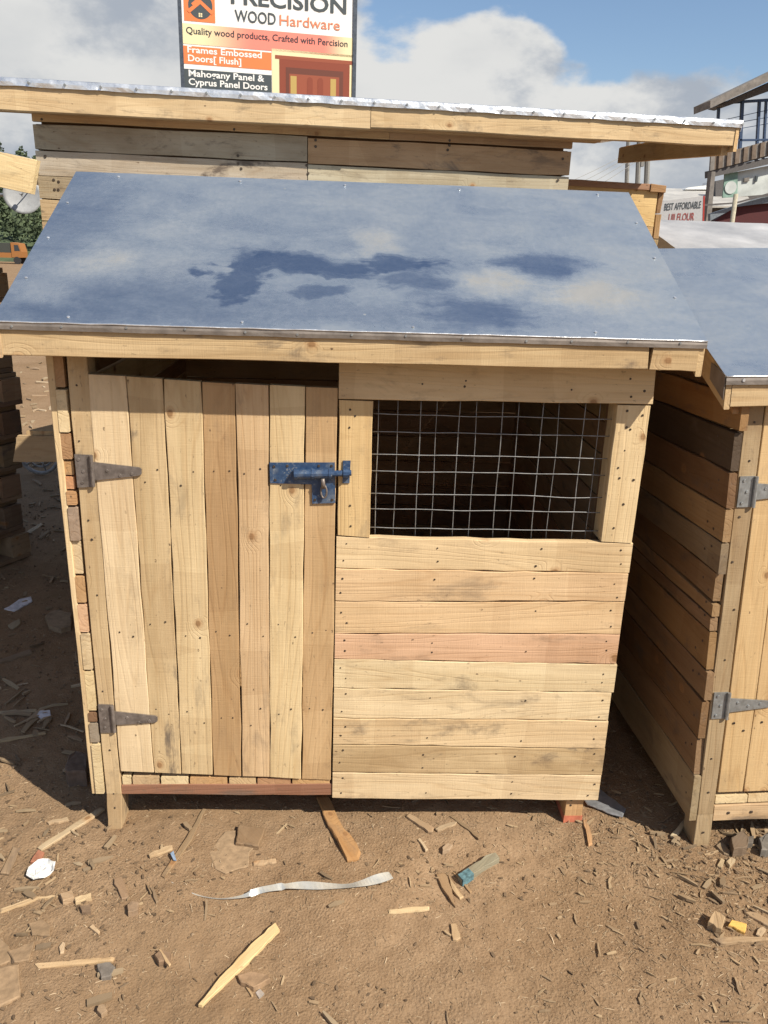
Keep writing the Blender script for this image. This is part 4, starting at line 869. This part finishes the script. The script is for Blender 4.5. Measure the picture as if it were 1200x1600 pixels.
# utility poles and wires
PL = plain('pole_grey', (.22, .22, .21), .8)
for k, (px, w_) in enumerate(((980.5, .085), (997.5, .10), (1011.5, .11))):
    p0, p1 = V(px-1.5, 290, 30), V(px+1.5, 215, 30)
    dn = p0+(p0-p1)*((p0.z+.9)/(p1.z-p0.z)); o = MB(); o.tube([dn, p1], w_*1.15, 8, w_*.9)
    if k == 2: o.add(box(p1.x-.18, p1.x-.06, p1.y-.1, p1.y+.1, V(px, 256, 30).z-.1, V(px, 250, 30).z+.1))
    tag(o.build('utility_pole', PL, None, smooth=False), ['leftmost of the three thin grey poles beyond the shed roof', 'middle one of the three thin grey poles beyond the shed roof', 'rightmost of the three thin grey poles, a small box on it'][k], 'pole', 'poles beyond the shed roof')
wn = ['topmost', 'second highest', 'third highest', 'lowest']
for k, dy_ in enumerate((0, 8, 17, 27)):
    p0, p1 = V(800, 318+dy_*1.5, 26), V(1012, 222+dy_*.7, 30)
    pts = [p0.lerp(p1, s/12)+Vector((0, 0, -.15*math.sin(math.pi*s/12))) for s in range(13)]
    o = MB(); o.tube(pts, .010, 4); tag(o.build('overhead_wire', PL, None), wn[k]+' of the thin overhead wires slanting up to the three grey poles', 'wire', 'overhead wires')

# wooded hill far left
HL = MB(); hv = []; hf = []
for j in range(13):
    for i in range(41):
        x_ = -150+i*4.0; y_ = 96+j*9
        hgt = 15.5*math.exp(-((x_+70)/42)**2)*min(1, j/6)**.8; hgt += 1.2*noise.noise(Vector((x_*.07, y_*.07, 0)))*min(1, j/4)
        hv.append((x_, y_, zg(0, 90)-.4+hgt))
for j in range(12):
    for i in range(40): hf.append((j*41+i, j*41+i+1, (j+1)*41+i+1, (j+1)*41+i))
mesh('hill', hv, hf, plain('hill_scrub', (.06, .085, .045), .95, 0, .4, .3), smooth=True, kind='structure')
mt, t, b = newmat('dark_foliage'); tcn = t.node('ShaderNodeTexCoord'); n = t.noise(tcn.outputs['Object'], .6, 5, .7)
setin(t, b, Base_Color=t.mix(t.map(n, .35, .65), (.045, .066, .034), (.085, .115, .055)), Roughness=.9); FOL = mt
rv = []; rf = []; rnd = random.Random(3)
for k in range(620):
    i = rnd.uniform(13, 33); j = rnd.uniform(0, 7); x_ = -150+i*4; y_ = 96+j*9
    hgt = 15.5*math.exp(-((x_+70)/42)**2)*min(1, j/6)**.8; zz = zg(0, 90)-.4+hgt; th = rnd.uniform(2.2, 4.6); cr = rnd.uniform(1.0, 1.9)
    for q in range(110):
        w = rnd.uniform(0, 6.283); s_ = rnd.random()**.6; f_ = rnd.random(); rad = cr*(1-f_*.75)*s_
        c_ = Vector((x_+rad*math.cos(w), y_+rad*math.sin(w), zz+th*(.12+.88*f_))); r_ = rnd.uniform(.14, .32)
        a_ = Vector((rnd.gauss(0, 1), rnd.gauss(0, 1), rnd.gauss(0, 1))).normalized(); b_ = a_.orthogonal().normalized()*r_; o_ = len(rv)
        rv += [tuple(c_-b_), tuple(c_+a_.cross(b_)*.8), tuple(c_+b_), tuple(c_-a_.cross(b_)*.7)]; rf.append((o_, o_+1, o_+2, o_+3))
o = mesh('hillside_wood', rv, rf, FOL, kind='stuff'); o['label'] = 'dark green wooded hillside far behind the left edge'; o['category'] = 'wood'

# ------------------------------------------------------------------ litter on the ground
def ground_at(px, py): p = G(px, py, 0); return Vector((p.x, p.y, zg(p.x, p.y)))
def piece(name, label, cat, outline, th, mat=WOOD, color=TAN, lift=.0, grime=.3, tilt=0.0, group=None, sm=0):
    "flat piece lying on the soil: outline in photograph order, clockwise or not; real thickness th"
    ol = []
    for i_ in range(len(outline)):
        a_, b_ = outline[i_], outline[(i_+1) % len(outline)]; L_ = math.hypot(b_[0]-a_[0], b_[1]-a_[1]); ol.append(a_)
        n_ = min(5, int(L_/7))
        for q_ in range(1, n_): f_ = q_/n_; j_ = min(1.1, L_*.05); ol.append((a_[0]+(b_[0]-a_[0])*f_+random.uniform(-j_, j_), a_[1]+(b_[1]-a_[1])*f_+random.uniform(-j_, j_)))
    pts = [G(px, py, th+lift) for px, py in ol]; c = sum(pts, Vector())/len(pts); zz = max(zg(p.x, p.y) for p in pts)*.6+zg(c.x, c.y)*.4
    far = max(((p-c).length, i) for i, p in enumerate(pts))[1]; xl = (pts[far]-c); xl.z = 0; xl.normalize(); yl = Vector((-xl.y, xl.x, 0))
    loc = [((p-c).dot(xl), (p-c).dot(yl)) for p in pts]
    area = sum(loc[i][0]*loc[(i+1) % len(loc)][1]-loc[(i+1) % len(loc)][0]*loc[i][1] for i in range(len(loc)))
    if area < 0: loc = loc[::-1]
    ch = min(.0016, th*.3); n_ = len(loc); rings = []
    for zz_, k in ((th/2, 1-ch/.02), (th/2-ch, 1), (-th/2, 1)):
        rings.append([(a*k, b_*k, zz_+tilt*a+random.uniform(-1, 1)*th*.06) for a, b_ in loc])
    vs = sum(rings, []); fs = [tuple(range(n_)), tuple(2*n_+i for i in reversed(range(n_)))]
    for r_ in (0, 1):
        for i in range(n_): fs.append((r_*n_+i, (r_+1)*n_+i, (r_+1)*n_+(i+1) % n_, r_*n_+(i+1) % n_))
    M = Matrix((xl, yl, Vector((0, 0, 1)))).transposed().to_4x4(); M.translation = (c.x, c.y, zz+lift+th/2-.0012)
    o = mesh(name, vs, fs, mat, None, M, color, grime=grime)
    if name: tag(o, label, cat, group)
    return o
piece('wood_offcut', 'long pale split lath lying alone on the bare earth at the bottom', 'offcut', [(310, 1571), (316, 1572), (405, 1487), (437, 1454), (430, 1443), (394, 1475), (340, 1533)], .008, color=(.56, .42, .22), grime=.1)
piece('bark_slab', 'brown bark-like slat poking out from under the middle kennel', 'bark', [(495, 1243), (512, 1240), (532, 1283), (557, 1315), (564, 1330), (560, 1341), (543, 1343), (537, 1331), (527, 1309), (513, 1288)], .009, color=(.40, .235, .105), grime=.3)
o = piece('wood_offcut', 'square offcut of stick with one end painted blue', 'offcut', [(716, 1363), (722, 1371), (781, 1336), (775, 1327), (760, 1332)], .016, color=(.22, .20, .14), grime=1.0)
bp = [G(716, 1362, .0175), G(724, 1371.5, .0175), G(741, 1361, .0175), G(732, 1352, .0175)]
bv = [p-o.matrix_basis.translation for p in bp]; Mi = o.matrix_basis.to_3x3().inverted(); bv = [Mi@p for p in bv]
mb = MB(); zt_ = .0092; mb.poly([(p.x, p.y, zt_) for p in bv][::1], (0, 0, -.0175)); mb.build('painted_end', plain('chalky_blue_paint', (.085, .165, .19), .85, 0, .45, 120), o)
piece('wood_block', 'thin square wooden block lying below the kennel door', 'block', [(368, 1315), (404, 1320), (414, 1292), (373, 1286)], .012, color=(.27, .19, .115), grime=.9)
piece('splinter_bundle', 'dark splintered shard of wood beside the blue-ended stick', 'splinter', [(681, 1360), (696, 1359), (706, 1383), (712, 1412), (701, 1395), (690, 1381)], .007, color=(.27, .18, .10), grime=.8)
piece('wood_splinter', 'pointed splinter lying against the dark shard', 'splinter', [(700, 1361), (705, 1369), (725, 1396), (719, 1399), (707, 1384)], .005, color=(.42, .31, .18))
piece('wood_splinter', 'slim dark splinter crossing under the blue-ended stick', 'splinter', [(707, 1358), (712, 1358), (738, 1388), (735, 1390)], .004, color=(.30, .2, .11))
piece('wood_splinter', 'pale split lath lying level below the shard and right of the metal strip', 'splinter', [(607, 1420), (608, 1425), (640, 1423), (671, 1419), (671, 1415), (640, 1416)], .005, color=(.50, .38, .22))
piece('wood_splinter', 'short stubby chip lying on end below the dark shard', 'splinter', [(704, 1441), (713, 1440), (720, 1463), (714, 1467), (708, 1466)], .006, color=(.40, .29, .17))
piece('wood_splinter', 'long brownish splinter left of centre near the bottom beside a grey stone', 'splinter', [(54, 1505), (60, 1512), (176, 1501), (179, 1495), (140, 1498)], .006, color=(.46, .33, .19))
piece('stone', 'flat grey stone at the right end of the long brownish splinter', 'stone', [(151, 1505), (158, 1527), (172, 1524), (180, 1509), (172, 1502)], .010, TINT, (.16, .14, .12))
piece('cardboard_scrap', 'big brown flat scrap cut by the left edge near the bottom', 'cardboard', [(-40, 1520), (30, 1505), (32, 1556), (0, 1572), (-40, 1585)], .006, TINT, (.29, .20, .12))
piece('cardboard_scrap', 'brown flat scrap further up the left edge, half covered in dust', 'cardboard', [(0, 1462), (14, 1476), (16, 1500), (0, 1506), (-30, 1500), (-30, 1468)], .004, TINT, (.27, .185, .11))
piece('bark_piece', 'curled brown bark piece right of the long pale lath', 'bark', [(371, 1524), (390, 1519), (418, 1523), (423, 1530), (396, 1543), (376, 1535)], .012, TINT, (.28, .185, .11))
piece('foil_scrap', 'tiny shiny foil scrap beside the curled bark piece', 'foil', [(399, 1549), (406, 1543), (413, 1550), (405, 1558)], .004, SHINY)
piece('wood_splinter', 'narrow splinter left of the tiny foil scrap', 'splinter', [(384, 1543), (388, 1542), (396, 1556), (393, 1557)], .004, color=(.42, .30, .17))
piece('wood_block', 'brown wooden block beside the yellow chip at the right edge', 'block', [(1107, 1438), (1128, 1449), (1134, 1430), (1117, 1420)], .022, color=(.35, .25, .145), grime=.2)
piece('wood_block', 'bright yellow wood chip near the right edge', 'chip', [(1138, 1445), (1164, 1457), (1167, 1443), (1143, 1437)], .008, color=(.60, .37, .10), grime=.1)
piece('wood_splinter', 'flat forked splinter below the yellow chip', 'splinter', [(1114, 1466), (1126, 1474), (1160, 1472), (1200, 1469), (1200, 1465), (1150, 1464)], .008, color=(.33, .235, .14), grime=.6)
piece('wood_splinter', 'broad splinter right of the yellow chip running off the right edge', 'splinter', [(1163, 1425), (1180, 1436), (1200, 1446), (1215, 1446), (1190, 1430), (1172, 1424)], .006, color=(.32, .23, .14), grime=.6)
piece('wood_splinter', 'oval chip standing right of the yellow one', 'chip', [(1181, 1460), (1188, 1464), (1197, 1452), (1192, 1448), (1184, 1452)], .007, color=(.40, .30, .19))
piece('wood_splinter', 'pale oblong lath in the shade between the two kennels', 'offcut', [(1048, 1302), (1054, 1308), (1073, 1283), (1069, 1277)], .008, color=(.50, .42, .28))
piece('wood_splinter', 'reddish splinter right of the red-tipped leg', 'splinter', [(911, 1279), (916, 1277), (925, 1303), (926, 1317), (920, 1319)], .006, color=(.40, .24, .12))
piece('wood_splinter', 'flat dark slat right of the right kennel leg', 'splinter', [(1119, 1318), (1127, 1312), (1142, 1327), (1140, 1333), (1132, 1331)], .006, color=(.26, .2, .13), grime=.8)
piece('wood_block', 'dark chunky block under the right kennel', 'block', [(1142, 1308), (1147, 1325), (1168, 1322), (1170, 1306), (1160, 1296)], .024, color=(.17, .125, .085), grime=1)
piece('stone', 'round grey stone under the right kennel', 'stone', [(1186, 1308), (1190, 1326), (1215, 1325), (1212, 1305), (1198, 1300)], .022, TINT, (.15, .135, .115))
piece('stone', 'small dark stone left of the round grey one', 'stone', [(1164, 1308), (1166, 1318), (1177, 1317), (1178, 1306)], .015, TINT, (.13, .11, .09))
piece('wood_splinter', 'small chip with a pale end in the litter by the right kennel', 'chip', [(1135, 1343), (1141, 1350), (1150, 1340), (1144, 1336)], .009, color=(.38, .30, .19))
piece('wood_splinter', 'upright chip next to the pale-ended one', 'chip', [(1121, 1350), (1128, 1354), (1133, 1341), (1128, 1338)], .007, color=(.36, .28, .17))
piece('metal_scrap', 'dull grey sheet metal scrap behind the right front leg', 'metal scrap', [(905, 1236), (936, 1230), (978, 1263), (973, 1277), (956, 1272), (918, 1256)], .003, plain('dull_zinc', (.27, .28, .30), .5, .5, .2, 60), lift=.006, tilt=.03)
piece('wood_splinter', 'narrow brown lath above the splintered shard', 'splinter', [(634, 1274), (638, 1270), (678, 1292), (676, 1299), (669, 1298)], .007, color=(.38, .275, .17))
piece('wood_splinter', 'thin lath touching the narrow brown one', 'splinter', [(680, 1294), (684, 1297), (712, 1287), (714, 1283), (704, 1284)], .005, color=(.36, .27, .17))
piece('wood_splinter', 'long dark twig running toward the right front leg', 'twig', [(702, 1274), (706, 1273), (730, 1290), (751, 1307), (748, 1309), (727, 1292)], .004, color=(.22, .155, .09))
piece('wood_block', 'small curl of wood below the narrow brown lath', 'chip', [(652, 1309), (656, 1307), (669, 1325), (665, 1327), (659, 1317)], .006, color=(.47, .37, .24))
piece('wood_block', 'lumpy light chip right of the wood curl', 'chip', [(691, 1321), (700, 1314), (708, 1317), (702, 1325), (692, 1327)], .010, color=(.36, .27, .18))
piece('wood_block', 'left one of two small pale blocks beside the paper plate', 'block', [(93, 1395), (98, 1406), (116, 1400), (112, 1389)], .014, color=(.35, .25, .155), grime=.3)
piece('wood_block', 'right one of two small pale blocks beside the paper plate', 'block', [(116, 1402), (118, 1409), (143, 1402), (142, 1394)], .010, color=(.52, .40, .24), grime=.2)
piece('wood_block', 'little dark clod under the two small pale blocks', 'clod', [(124, 1415), (128, 1424), (142, 1423), (141, 1412)], .010, TINT, (.19, .13, .085))
piece('stone', 'small earthy stone right of centre-left in the open', 'stone', [(199, 1413), (200, 1425), (215, 1421), (217, 1410), (207, 1408)], .014, TINT, (.26, .18, .115))
piece('stone', 'earthy stone embedded near the bottom left', 'stone', [(151, 1575), (158, 1583), (167, 1576), (163, 1567), (154, 1568)], .012, TINT, (.30, .21, .13))
piece('stone', 'brown stone under a crossing splinter', 'stone', [(241, 1491), (248, 1502), (264, 1500), (267, 1487), (252, 1483)], .013, TINT, (.22, .145, .09))
piece('wood_splinter', 'splinter crossing over the brown stone', 'splinter', [(247, 1482), (251, 1481), (267, 1505), (264, 1508)], .005, color=(.43, .31, .18), lift=.010)
piece('brick_scrap', 'reddish flat brick scrap above the paper plate', 'brick scrap', [(47, 1345), (60, 1347), (69, 1330), (60, 1326)], .007, TINT, (.32, .14, .085))
piece('wood_offcut', 'pale lath half in the kennel shadow near the left leg', 'offcut', [(58, 1322), (64, 1326), (150, 1272), (164, 1262), (158, 1259), (120, 1282)], .006, color=(.42, .33, .21), grime=.3)
piece('wood_offcut', 'broad flat piece of wood left of the pale lath', 'offcut', [(0, 1361), (14, 1363), (33, 1322), (20, 1320)], .005, color=(.28, .20, .125), grime=.6)
piece('wood_offcut', 'short lath crossing the kennel shadow left of the leg', 'offcut', [(73, 1282), (76, 1285), (108, 1279), (105, 1274)], .006, color=(.40, .30, .19), grime=.4)
piece('wood_splinter', 'pale twig running in from the left edge', 'twig', [(0, 1418), (0, 1423), (60, 1402), (92, 1399), (90, 1396), (50, 1400)], .005, color=(.46, .34, .20))
piece('wood_splinter', 'flat brown lath between the pale blocks and the metal strip', 'offcut', [(178, 1380), (190, 1404), (203, 1402), (190, 1368), (178, 1372)], .005, color=(.27, .185, .115), grime=.5)
piece('wood_splinter', 'small dark upright splinter right of the brown lath', 'splinter', [(234, 1388), (239, 1386), (248, 1410), (244, 1412)], .006, color=(.22, .16, .10))
piece('wood_splinter', 'short chip near the left bottom, tilted', 'chip', [(139, 1447), (145, 1443), (156, 1454), (154, 1459)], .006, color=(.42, .31, .19))
piece('wood_splinter', 'little oval chip beside the tilted one', 'chip', [(92, 1479), (94, 1489), (100, 1487), (102, 1473), (98, 1471)], .006, color=(.44, .33, .21))
piece('flat_stone', 'flat dusty slab of clay in the lower left', 'clay slab', [(44, 1442), (50, 1460), (78, 1461), (80, 1446), (66, 1435)], .006, TINT, (.245, .168, .10))
piece('flat_stone', 'wide crumbling clay slab on the left below the flat one', 'clay slab', [(12, 1486), (22, 1503), (45, 1500), (54, 1470), (38, 1476)], .006, TINT, (.255, .175, .105))
piece('wood_splinter', 'pale lath resting level just under the door', 'splinter', [(232, 1334), (234, 1338), (270, 1326), (269, 1320), (255, 1323)], .006, color=(.45, .34, .21))
piece('wood_splinter', 'long dark stick slanting below the kennel door', 'stick', [(252, 1368), (257, 1371), (300, 1312), (322, 1264), (318, 1262), (292, 1308)], .006, color=(.26, .185, .11), grime=.5)
piece('dusty_sheet', 'half buried dusty plastic sheet beside the square block', 'plastic sheet', [(326, 1330), (336, 1356), (352, 1364), (388, 1352), (390, 1330), (398, 1322), (368, 1316), (368, 1296), (352, 1298)], .0025, TINT, (.30, .212, .13))
piece('wood_splinter', 'small level lath right of the dusty plastic sheet', 'splinter', [(395, 1344), (396, 1349), (432, 1344), (431, 1339)], .005, color=(.40, .29, .18))
piece('blue_scrap', 'tiny scrap of blue plastic on the dark stick', 'plastic scrap', [(266, 1334), (271, 1330), (276, 1345), (271, 1344)], .0025, plain('blue_plastic', (.22, .30, .42), .6), lift=.008)
# shade items at left
piece('log_slice', 'oval slice of log in the shade left of the kennel', 'log slice', [(70, 960), (76, 975), (95, 980), (110, 976), (112, 955), (92, 950), (78, 953)], .02, TINT, (.27, .20, .13))
piece('paper_scrap', 'crumpled white paper in the shade at the far left', 'paper', [(6, 948), (22, 951), (50, 936), (48, 929), (30, 933)], .006, plain('dirty_paper', (.62, .62, .66), .8), None)
piece('paper_scrap', 'small torn white paper lower in the shade', 'paper', [(52, 1115), (64, 1122), (80, 1119), (78, 1109), (56, 1111)], .004, bpy.data.materials['dirty_paper'], None)
piece('wood_splinter', 'bark chip in the shade between the crumpled paper and the log slice', 'chip', [(12, 975), (20, 981), (32, 972), (31, 965)], .008, color=(.30, .25, .17))
piece('wood_splinter', 'long slat in the shade running to the left edge', 'slat', [(-10, 1030), (0, 1032), (50, 1017), (48, 1011)], .008, color=(.25, .19, .13))
piece('wood_splinter', 'pale strip lying across the shade at the left edge', 'strip', [(0, 1111), (0, 1115), (58, 1112), (57, 1108)], .004, color=(.40, .33, .22))
piece('wood_splinter', 'thin bright twig low in the shade at the left', 'twig', [(0, 1155), (0, 1159), (72, 1146), (71, 1143)], .004, color=(.42, .33, .2))
piece('stone', 'angular dark stone in the shade against the kennel corner', 'stone', [(101, 1196), (106, 1203), (134, 1203), (138, 1175), (118, 1170), (107, 1178)], .045, TINT, (.15, .11, .085))
piece('wood_splinter', 'pale splinter in the deep shade behind the left kennel side', 'splinter', [(30, 835), (33, 838), (66, 818), (64, 815)], .006, color=(.5, .42, .3))
# paper plate
pp = thing('paper_plate', 'crumpled white octagonal paper plate in the dirt', 'plate', tuple(ground_at(65, 1362)+Vector((0, 0, .004))), (.05, -.03, .2))
vs = []; fs = []
for i, (r_, h_) in enumerate(((0, .003), (.011, .0045), (.0145, .0008), (.021, .0012), (.026, .0085), (.0295, .0075))):
    for j in range(16):
        w = 2*math.pi*j/16; oc = 1/math.cos(((w+math.pi/8) % (math.pi/4))-math.pi/8) if i > 3 else 1
        rr_ = r_*(oc*.95)*(1+.03*math.sin(j*2.3)); vs.append((rr_*math.cos(w), rr_*math.sin(w), h_+(.0022*math.sin(j*1.7+i*1.3) if i else 0)))
for i in range(5):
    for j in range(16): fs.append((i*16+j, (i+1)*16+j, (i+1)*16+(j+1) % 16, i*16+(j+1) % 16))
o_ = len(vs); vs += [(a, b_, c_-.001) for a, b_, c_ in vs]; fs += [tuple(reversed([k+o_ for k in f])) for f in fs]
for j in range(16): fs.append((80+j, 80+j+o_, 80+(j+1) % 16+o_, 80+(j+1) % 16))
mesh('dish', vs, fs, plain('white_paper', (.62, .62, .60), .7, 0, .16, 90), pp)
# metal strip
sp_px = [(268, 1378), (290, 1391), (315, 1400), (345, 1404), (375, 1401), (392, 1396), (410, 1390), (440, 1385), (470, 1383), (505, 1384), (540, 1384), (565, 1380), (590, 1373), (611, 1367)]
wd = [.0006, .0008, .0012, .0018, .003, .005, .0065, .0075, .008, .0085, .0085, .009, .0098, .0105]; hz = [.002, .003, .003, .003, .006, .010, .010, .012, .010, .012, .010, .012, .014, .012]
vs = []; cs = [G(*p, hz[i]) for i, p in enumerate(sp_px)]
def cr(a, b_, c_, d_, t_): return .5*((2*b_)+(c_-a)*t_+(2*a-5*b_+4*c_-d_)*t_*t_+(3*b_-a-3*c_+d_)*t_**3)
fine_ = []
for i in range(len(cs)-1):
    for k in range(5):
        A_ = [cs[max(i-1, 0)], cs[i], cs[i+1], cs[min(i+2, len(cs)-1)]]; fine_.append((cr(*A_, k/5), wd[i]+(wd[i+1]-wd[i])*k/5, i+k/5))
fine_.append((cs[-1], wd[-1], 13))
for i, (p, w_, s_) in enumerate(fine_):
    tg = (fine_[min(i+1, len(fine_)-1)][0]-fine_[max(i-1, 0)][0]); tg.z = 0; tg.normalize(); sd_ = Vector((-tg.y, tg.x, 0)); tl = .35*math.sin(s_*1.7)+(.6 if 5 <= s_ <= 7 else 0)
    a, b_ = p+sd_*w_+Vector((0, 0, w_*tl)), p-sd_*w_-Vector((0, 0, w_*tl)); vs += [tuple(a), tuple(b_), tuple(b_-Vector((0, 0, .0009))), tuple(a-Vector((0, 0, .0009)))]
fs = [(i*4+k, i*4+(k+1) % 4, (i+1)*4+(k+1) % 4, (i+1)*4+k) for i in range(len(fine_)-1) for k in range(4)]; fs += [(3, 2, 1, 0), tuple(len(vs)-4+k for k in range(4))]
zmin = 0
tag(mesh('metal_strip', vs, fs, plain('strip_metal', (.60, .62, .60), .36, .55, .12, 25), None, smooth=False), 'long bent silvery metal strip lying in front of the middle kennel', 'metal strip')

# countless litter: shavings, chips and crumbs
def litter(name, n, sizes, cols_mat, dens, seed, hfun, label, area=None):
    r_ = random.Random(seed); vs = []; fs = []; k = 0
    while k < n:
        x_, y_ = r_.uniform(-1.0, 2.1), r_.uniform(-.68, 1.9) if r_.random() < .35 else r_.uniform(-.66, .25)
        if area: x_, y_ = r_.uniform(area[0], area[1]), r_.uniform(area[2], area[3])
        dd = dens(x_, y_)
        if r_.random() > dd: continue
        k += 1; L = sizes(r_); Wd = L[1]; T = L[2]; L = L[0]; w = r_.uniform(0, math.pi); e = Vector((math.cos(w), math.sin(w), r_.uniform(-.16, .16))); s_ = Vector((-math.sin(w), math.cos(w), r_.uniform(-.3, .3)))
        c_ = Vector((x_, y_, zg(x_, y_)+T*.25+abs(e.z)*L*.3)); up_ = Vector((0, 0, T)); o_ = len(vs); kk = r_.uniform(.35, 1)
        if hfun == 'clod':
            pts = [c_+Vector((a*L*r_.uniform(.35, .6), b2*Wd*r_.uniform(.35, .6), cc2*T*r_.uniform(.3, .6))) for a, b2, cc2 in ((1, 0, 0), (-1, 0, 0), (0, 1, 0), (0, -1, 0), (0, 0, 1), (0, 0, -1))]
            vs += [tuple(p) for p in pts]; fs += [(o_+a, o_+b2, o_+c2) for a, b2, c2 in ((0, 2, 4), (2, 1, 4), (1, 3, 4), (3, 0, 4), (2, 0, 5), (1, 2, 5), (3, 1, 5), (0, 3, 5))]
        else:
            bend = Vector((0, 0, r_.uniform(-.1, .25)*L*.25)) + s_*r_.uniform(-.2, .2)*L*.22
            for f_, ww in ((-.5, kk), (0, 1), (.5, r_.uniform(.1, .9))):
                q = c_+e*L*f_+(bend if f_ == 0 else Vector()); vs += [tuple(q-s_*Wd*ww*.5), tuple(q+s_*Wd*ww*.5), tuple(q+s_*Wd*ww*.5+up_), tuple(q-s_*Wd*ww*.5+up_)]
            for j in (0, 1):
                for q in range(4): a_ = o_+j*4; fs.append((a_+q, a_+(q+1) % 4, a_+4+(q+1) % 4, a_+4+q))
            fs += [(o_+3, o_+2, o_+1, o_), (o_+8, o_+9, o_+10, o_+11)]
    o = mesh(name, vs, fs, cols_mat, kind='stuff'); o['label'] = label; o['category'] = 'litter'; return o
def dn(x_, y_):
    d_ = .16+.6*max(0, noise.noise(Vector((x_*2.3, y_*2.3, 11)))) + .25*max(0, noise.noise(Vector((x_*8, y_*8, 2))))
    d_ += .9*max(0, min(1, (x_-1.0-(-.05-y_)*.25)/.35))*(1 if y_ < .05 else .6)
    d_ += .30*max(0, 1-((x_-.8)**2/.05+(y_+.15)**2/.02)) + .25*max(0, 1-((x_-.1)**2/.12+(y_+.22)**2/.03))
    return min(1, d_)
def lm(name, ramp):
    mt, t, b = newmat(name); g = t.node('ShaderNodeNewGeometry'); rnd_ = g.outputs['Random Per Island']
    cr_ = t.node('ShaderNodeValToRGB', {0: rnd_}); el = cr_.color_ramp.elements; el[0].color = ramp[0]+(1,); el[1].color = ramp[-1]+(1,)
    for i_, c_ in enumerate(ramp[1:-1]): e_ = el.new((i_+1)/(len(ramp)-1)); e_.color = c_+(1,)
    setin(t, b, Base_Color=cr_.outputs[0], Roughness=.85, Specular_IOR_Level=.2); return mt
SH = lm('shavings', [(.19, .13, .078), (.31, .225, .14), (.24, .168, .10), (.50, .39, .26), (.30, .22, .135), (.22, .155, .095)])
CL = lm('earth_crumbs', [(.14, .094, .056), (.21, .148, .092), (.27, .195, .125), (.18, .123, .075), (.24, .17, .108)])
litter('wood_shavings', 17000, lambda r_: (r_.uniform(.003, .013)*(2.4 if r_.random() < .06 else 1), r_.uniform(.0006, .0018), .0006), SH, dn, 5, 's', 'countless little wood shavings and straws strewn over the earth')
litter('wood_chips', 1300, lambda r_: (r_.uniform(.008, .026)*(1.9 if r_.random() < .10 else 1), r_.uniform(.0018, .0065), r_.uniform(.0012, .0035)), lm('chips', [(.17, .12, .075), (.28, .20, .12), (.34, .25, .15), (.21, .15, .095)]), lambda x_, y_: dn(x_, y_)**1.6, 6, 's', 'small wood chips scattered over the earth')
litter('earth_clods', 22000, lambda r_: (lambda q: (q, q*r_.uniform(.6, 1), q*r_.uniform(.5, .8)))(r_.uniform(.0012, .0052)*(2.2 if r_.random() < .04 else 1)), CL, lambda x_, y_: min(1, dn(x_, y_)+.12), 8, 'clod', 'crumbs and small clods of dry earth')

def edges(x_, y_):
    r_ = max(0, min(1, (x_-1.28+(y_+.1)*.35)/.2)) if y_ < .0 else 0
    l_ = max(0, min(1, (.30-x_)/.3))*.32
    return min(1, r_+l_+.02)
litter('wood_debris', 330, lambda r_: (r_.uniform(.016, .055), r_.uniform(.004, .014), r_.uniform(.002, .007)), lm('debris', [(.13, .095, .062), (.24, .175, .108), (.34, .26, .165), (.18, .132, .085), (.28, .20, .12)]), edges, 17, 's', 'drift of larger wood debris along the right and left edges')
litter('bark_crumbs', 2600, lambda r_: (r_.uniform(.004, .013), r_.uniform(.002, .006), r_.uniform(.001, .003)), lm('bark', [(.09, .062, .04), (.17, .12, .075), (.12, .083, .052)]), lambda x_, y_: min(1, edges(x_, y_)+.6*max(0, noise.noise(Vector((x_*4, y_*4, 31)))-.1)), 19, 's', 'dark bark crumbs trodden into the earth')

litter('shaded_debris', 520, lambda r_: (r_.uniform(.02, .085)*(2.2 if r_.random() < .08 else 1), r_.uniform(.004, .016), r_.uniform(.002, .007)), lm('debris_pale', [(.17, .125, .08), (.33, .26, .17), (.24, .175, .11), (.45, .36, .25), (.28, .20, .13)]), lambda x_, y_: .5+noise.noise(Vector((x_*3, y_*3, 5))), 23, 's', 'splinters and bark littering the shaded earth left of the kennel', (-1.7, -.03, .2, 3.6))
litter('yard_debris', 420, lambda r_: (r_.uniform(.03, .13), r_.uniform(.008, .03), r_.uniform(.004, .012)), bpy.data.materials['debris_pale'], lambda x_, y_: 1, 29, 's', 'scraps strewn over the sunlit yard far behind the kennel', (-4.0, -.8, 3.2, 7.5))
litter('shaded_clods', 2500, lambda r_: (lambda q: (q, q*r_.uniform(.6, 1), q*r_.uniform(.5, .8)))(r_.uniform(.003, .016)), CL, lambda x_, y_: 1, 37, 'clod', 'small clods on the shaded earth left of the kennel', (-1.5, -.03, .2, 2.8))
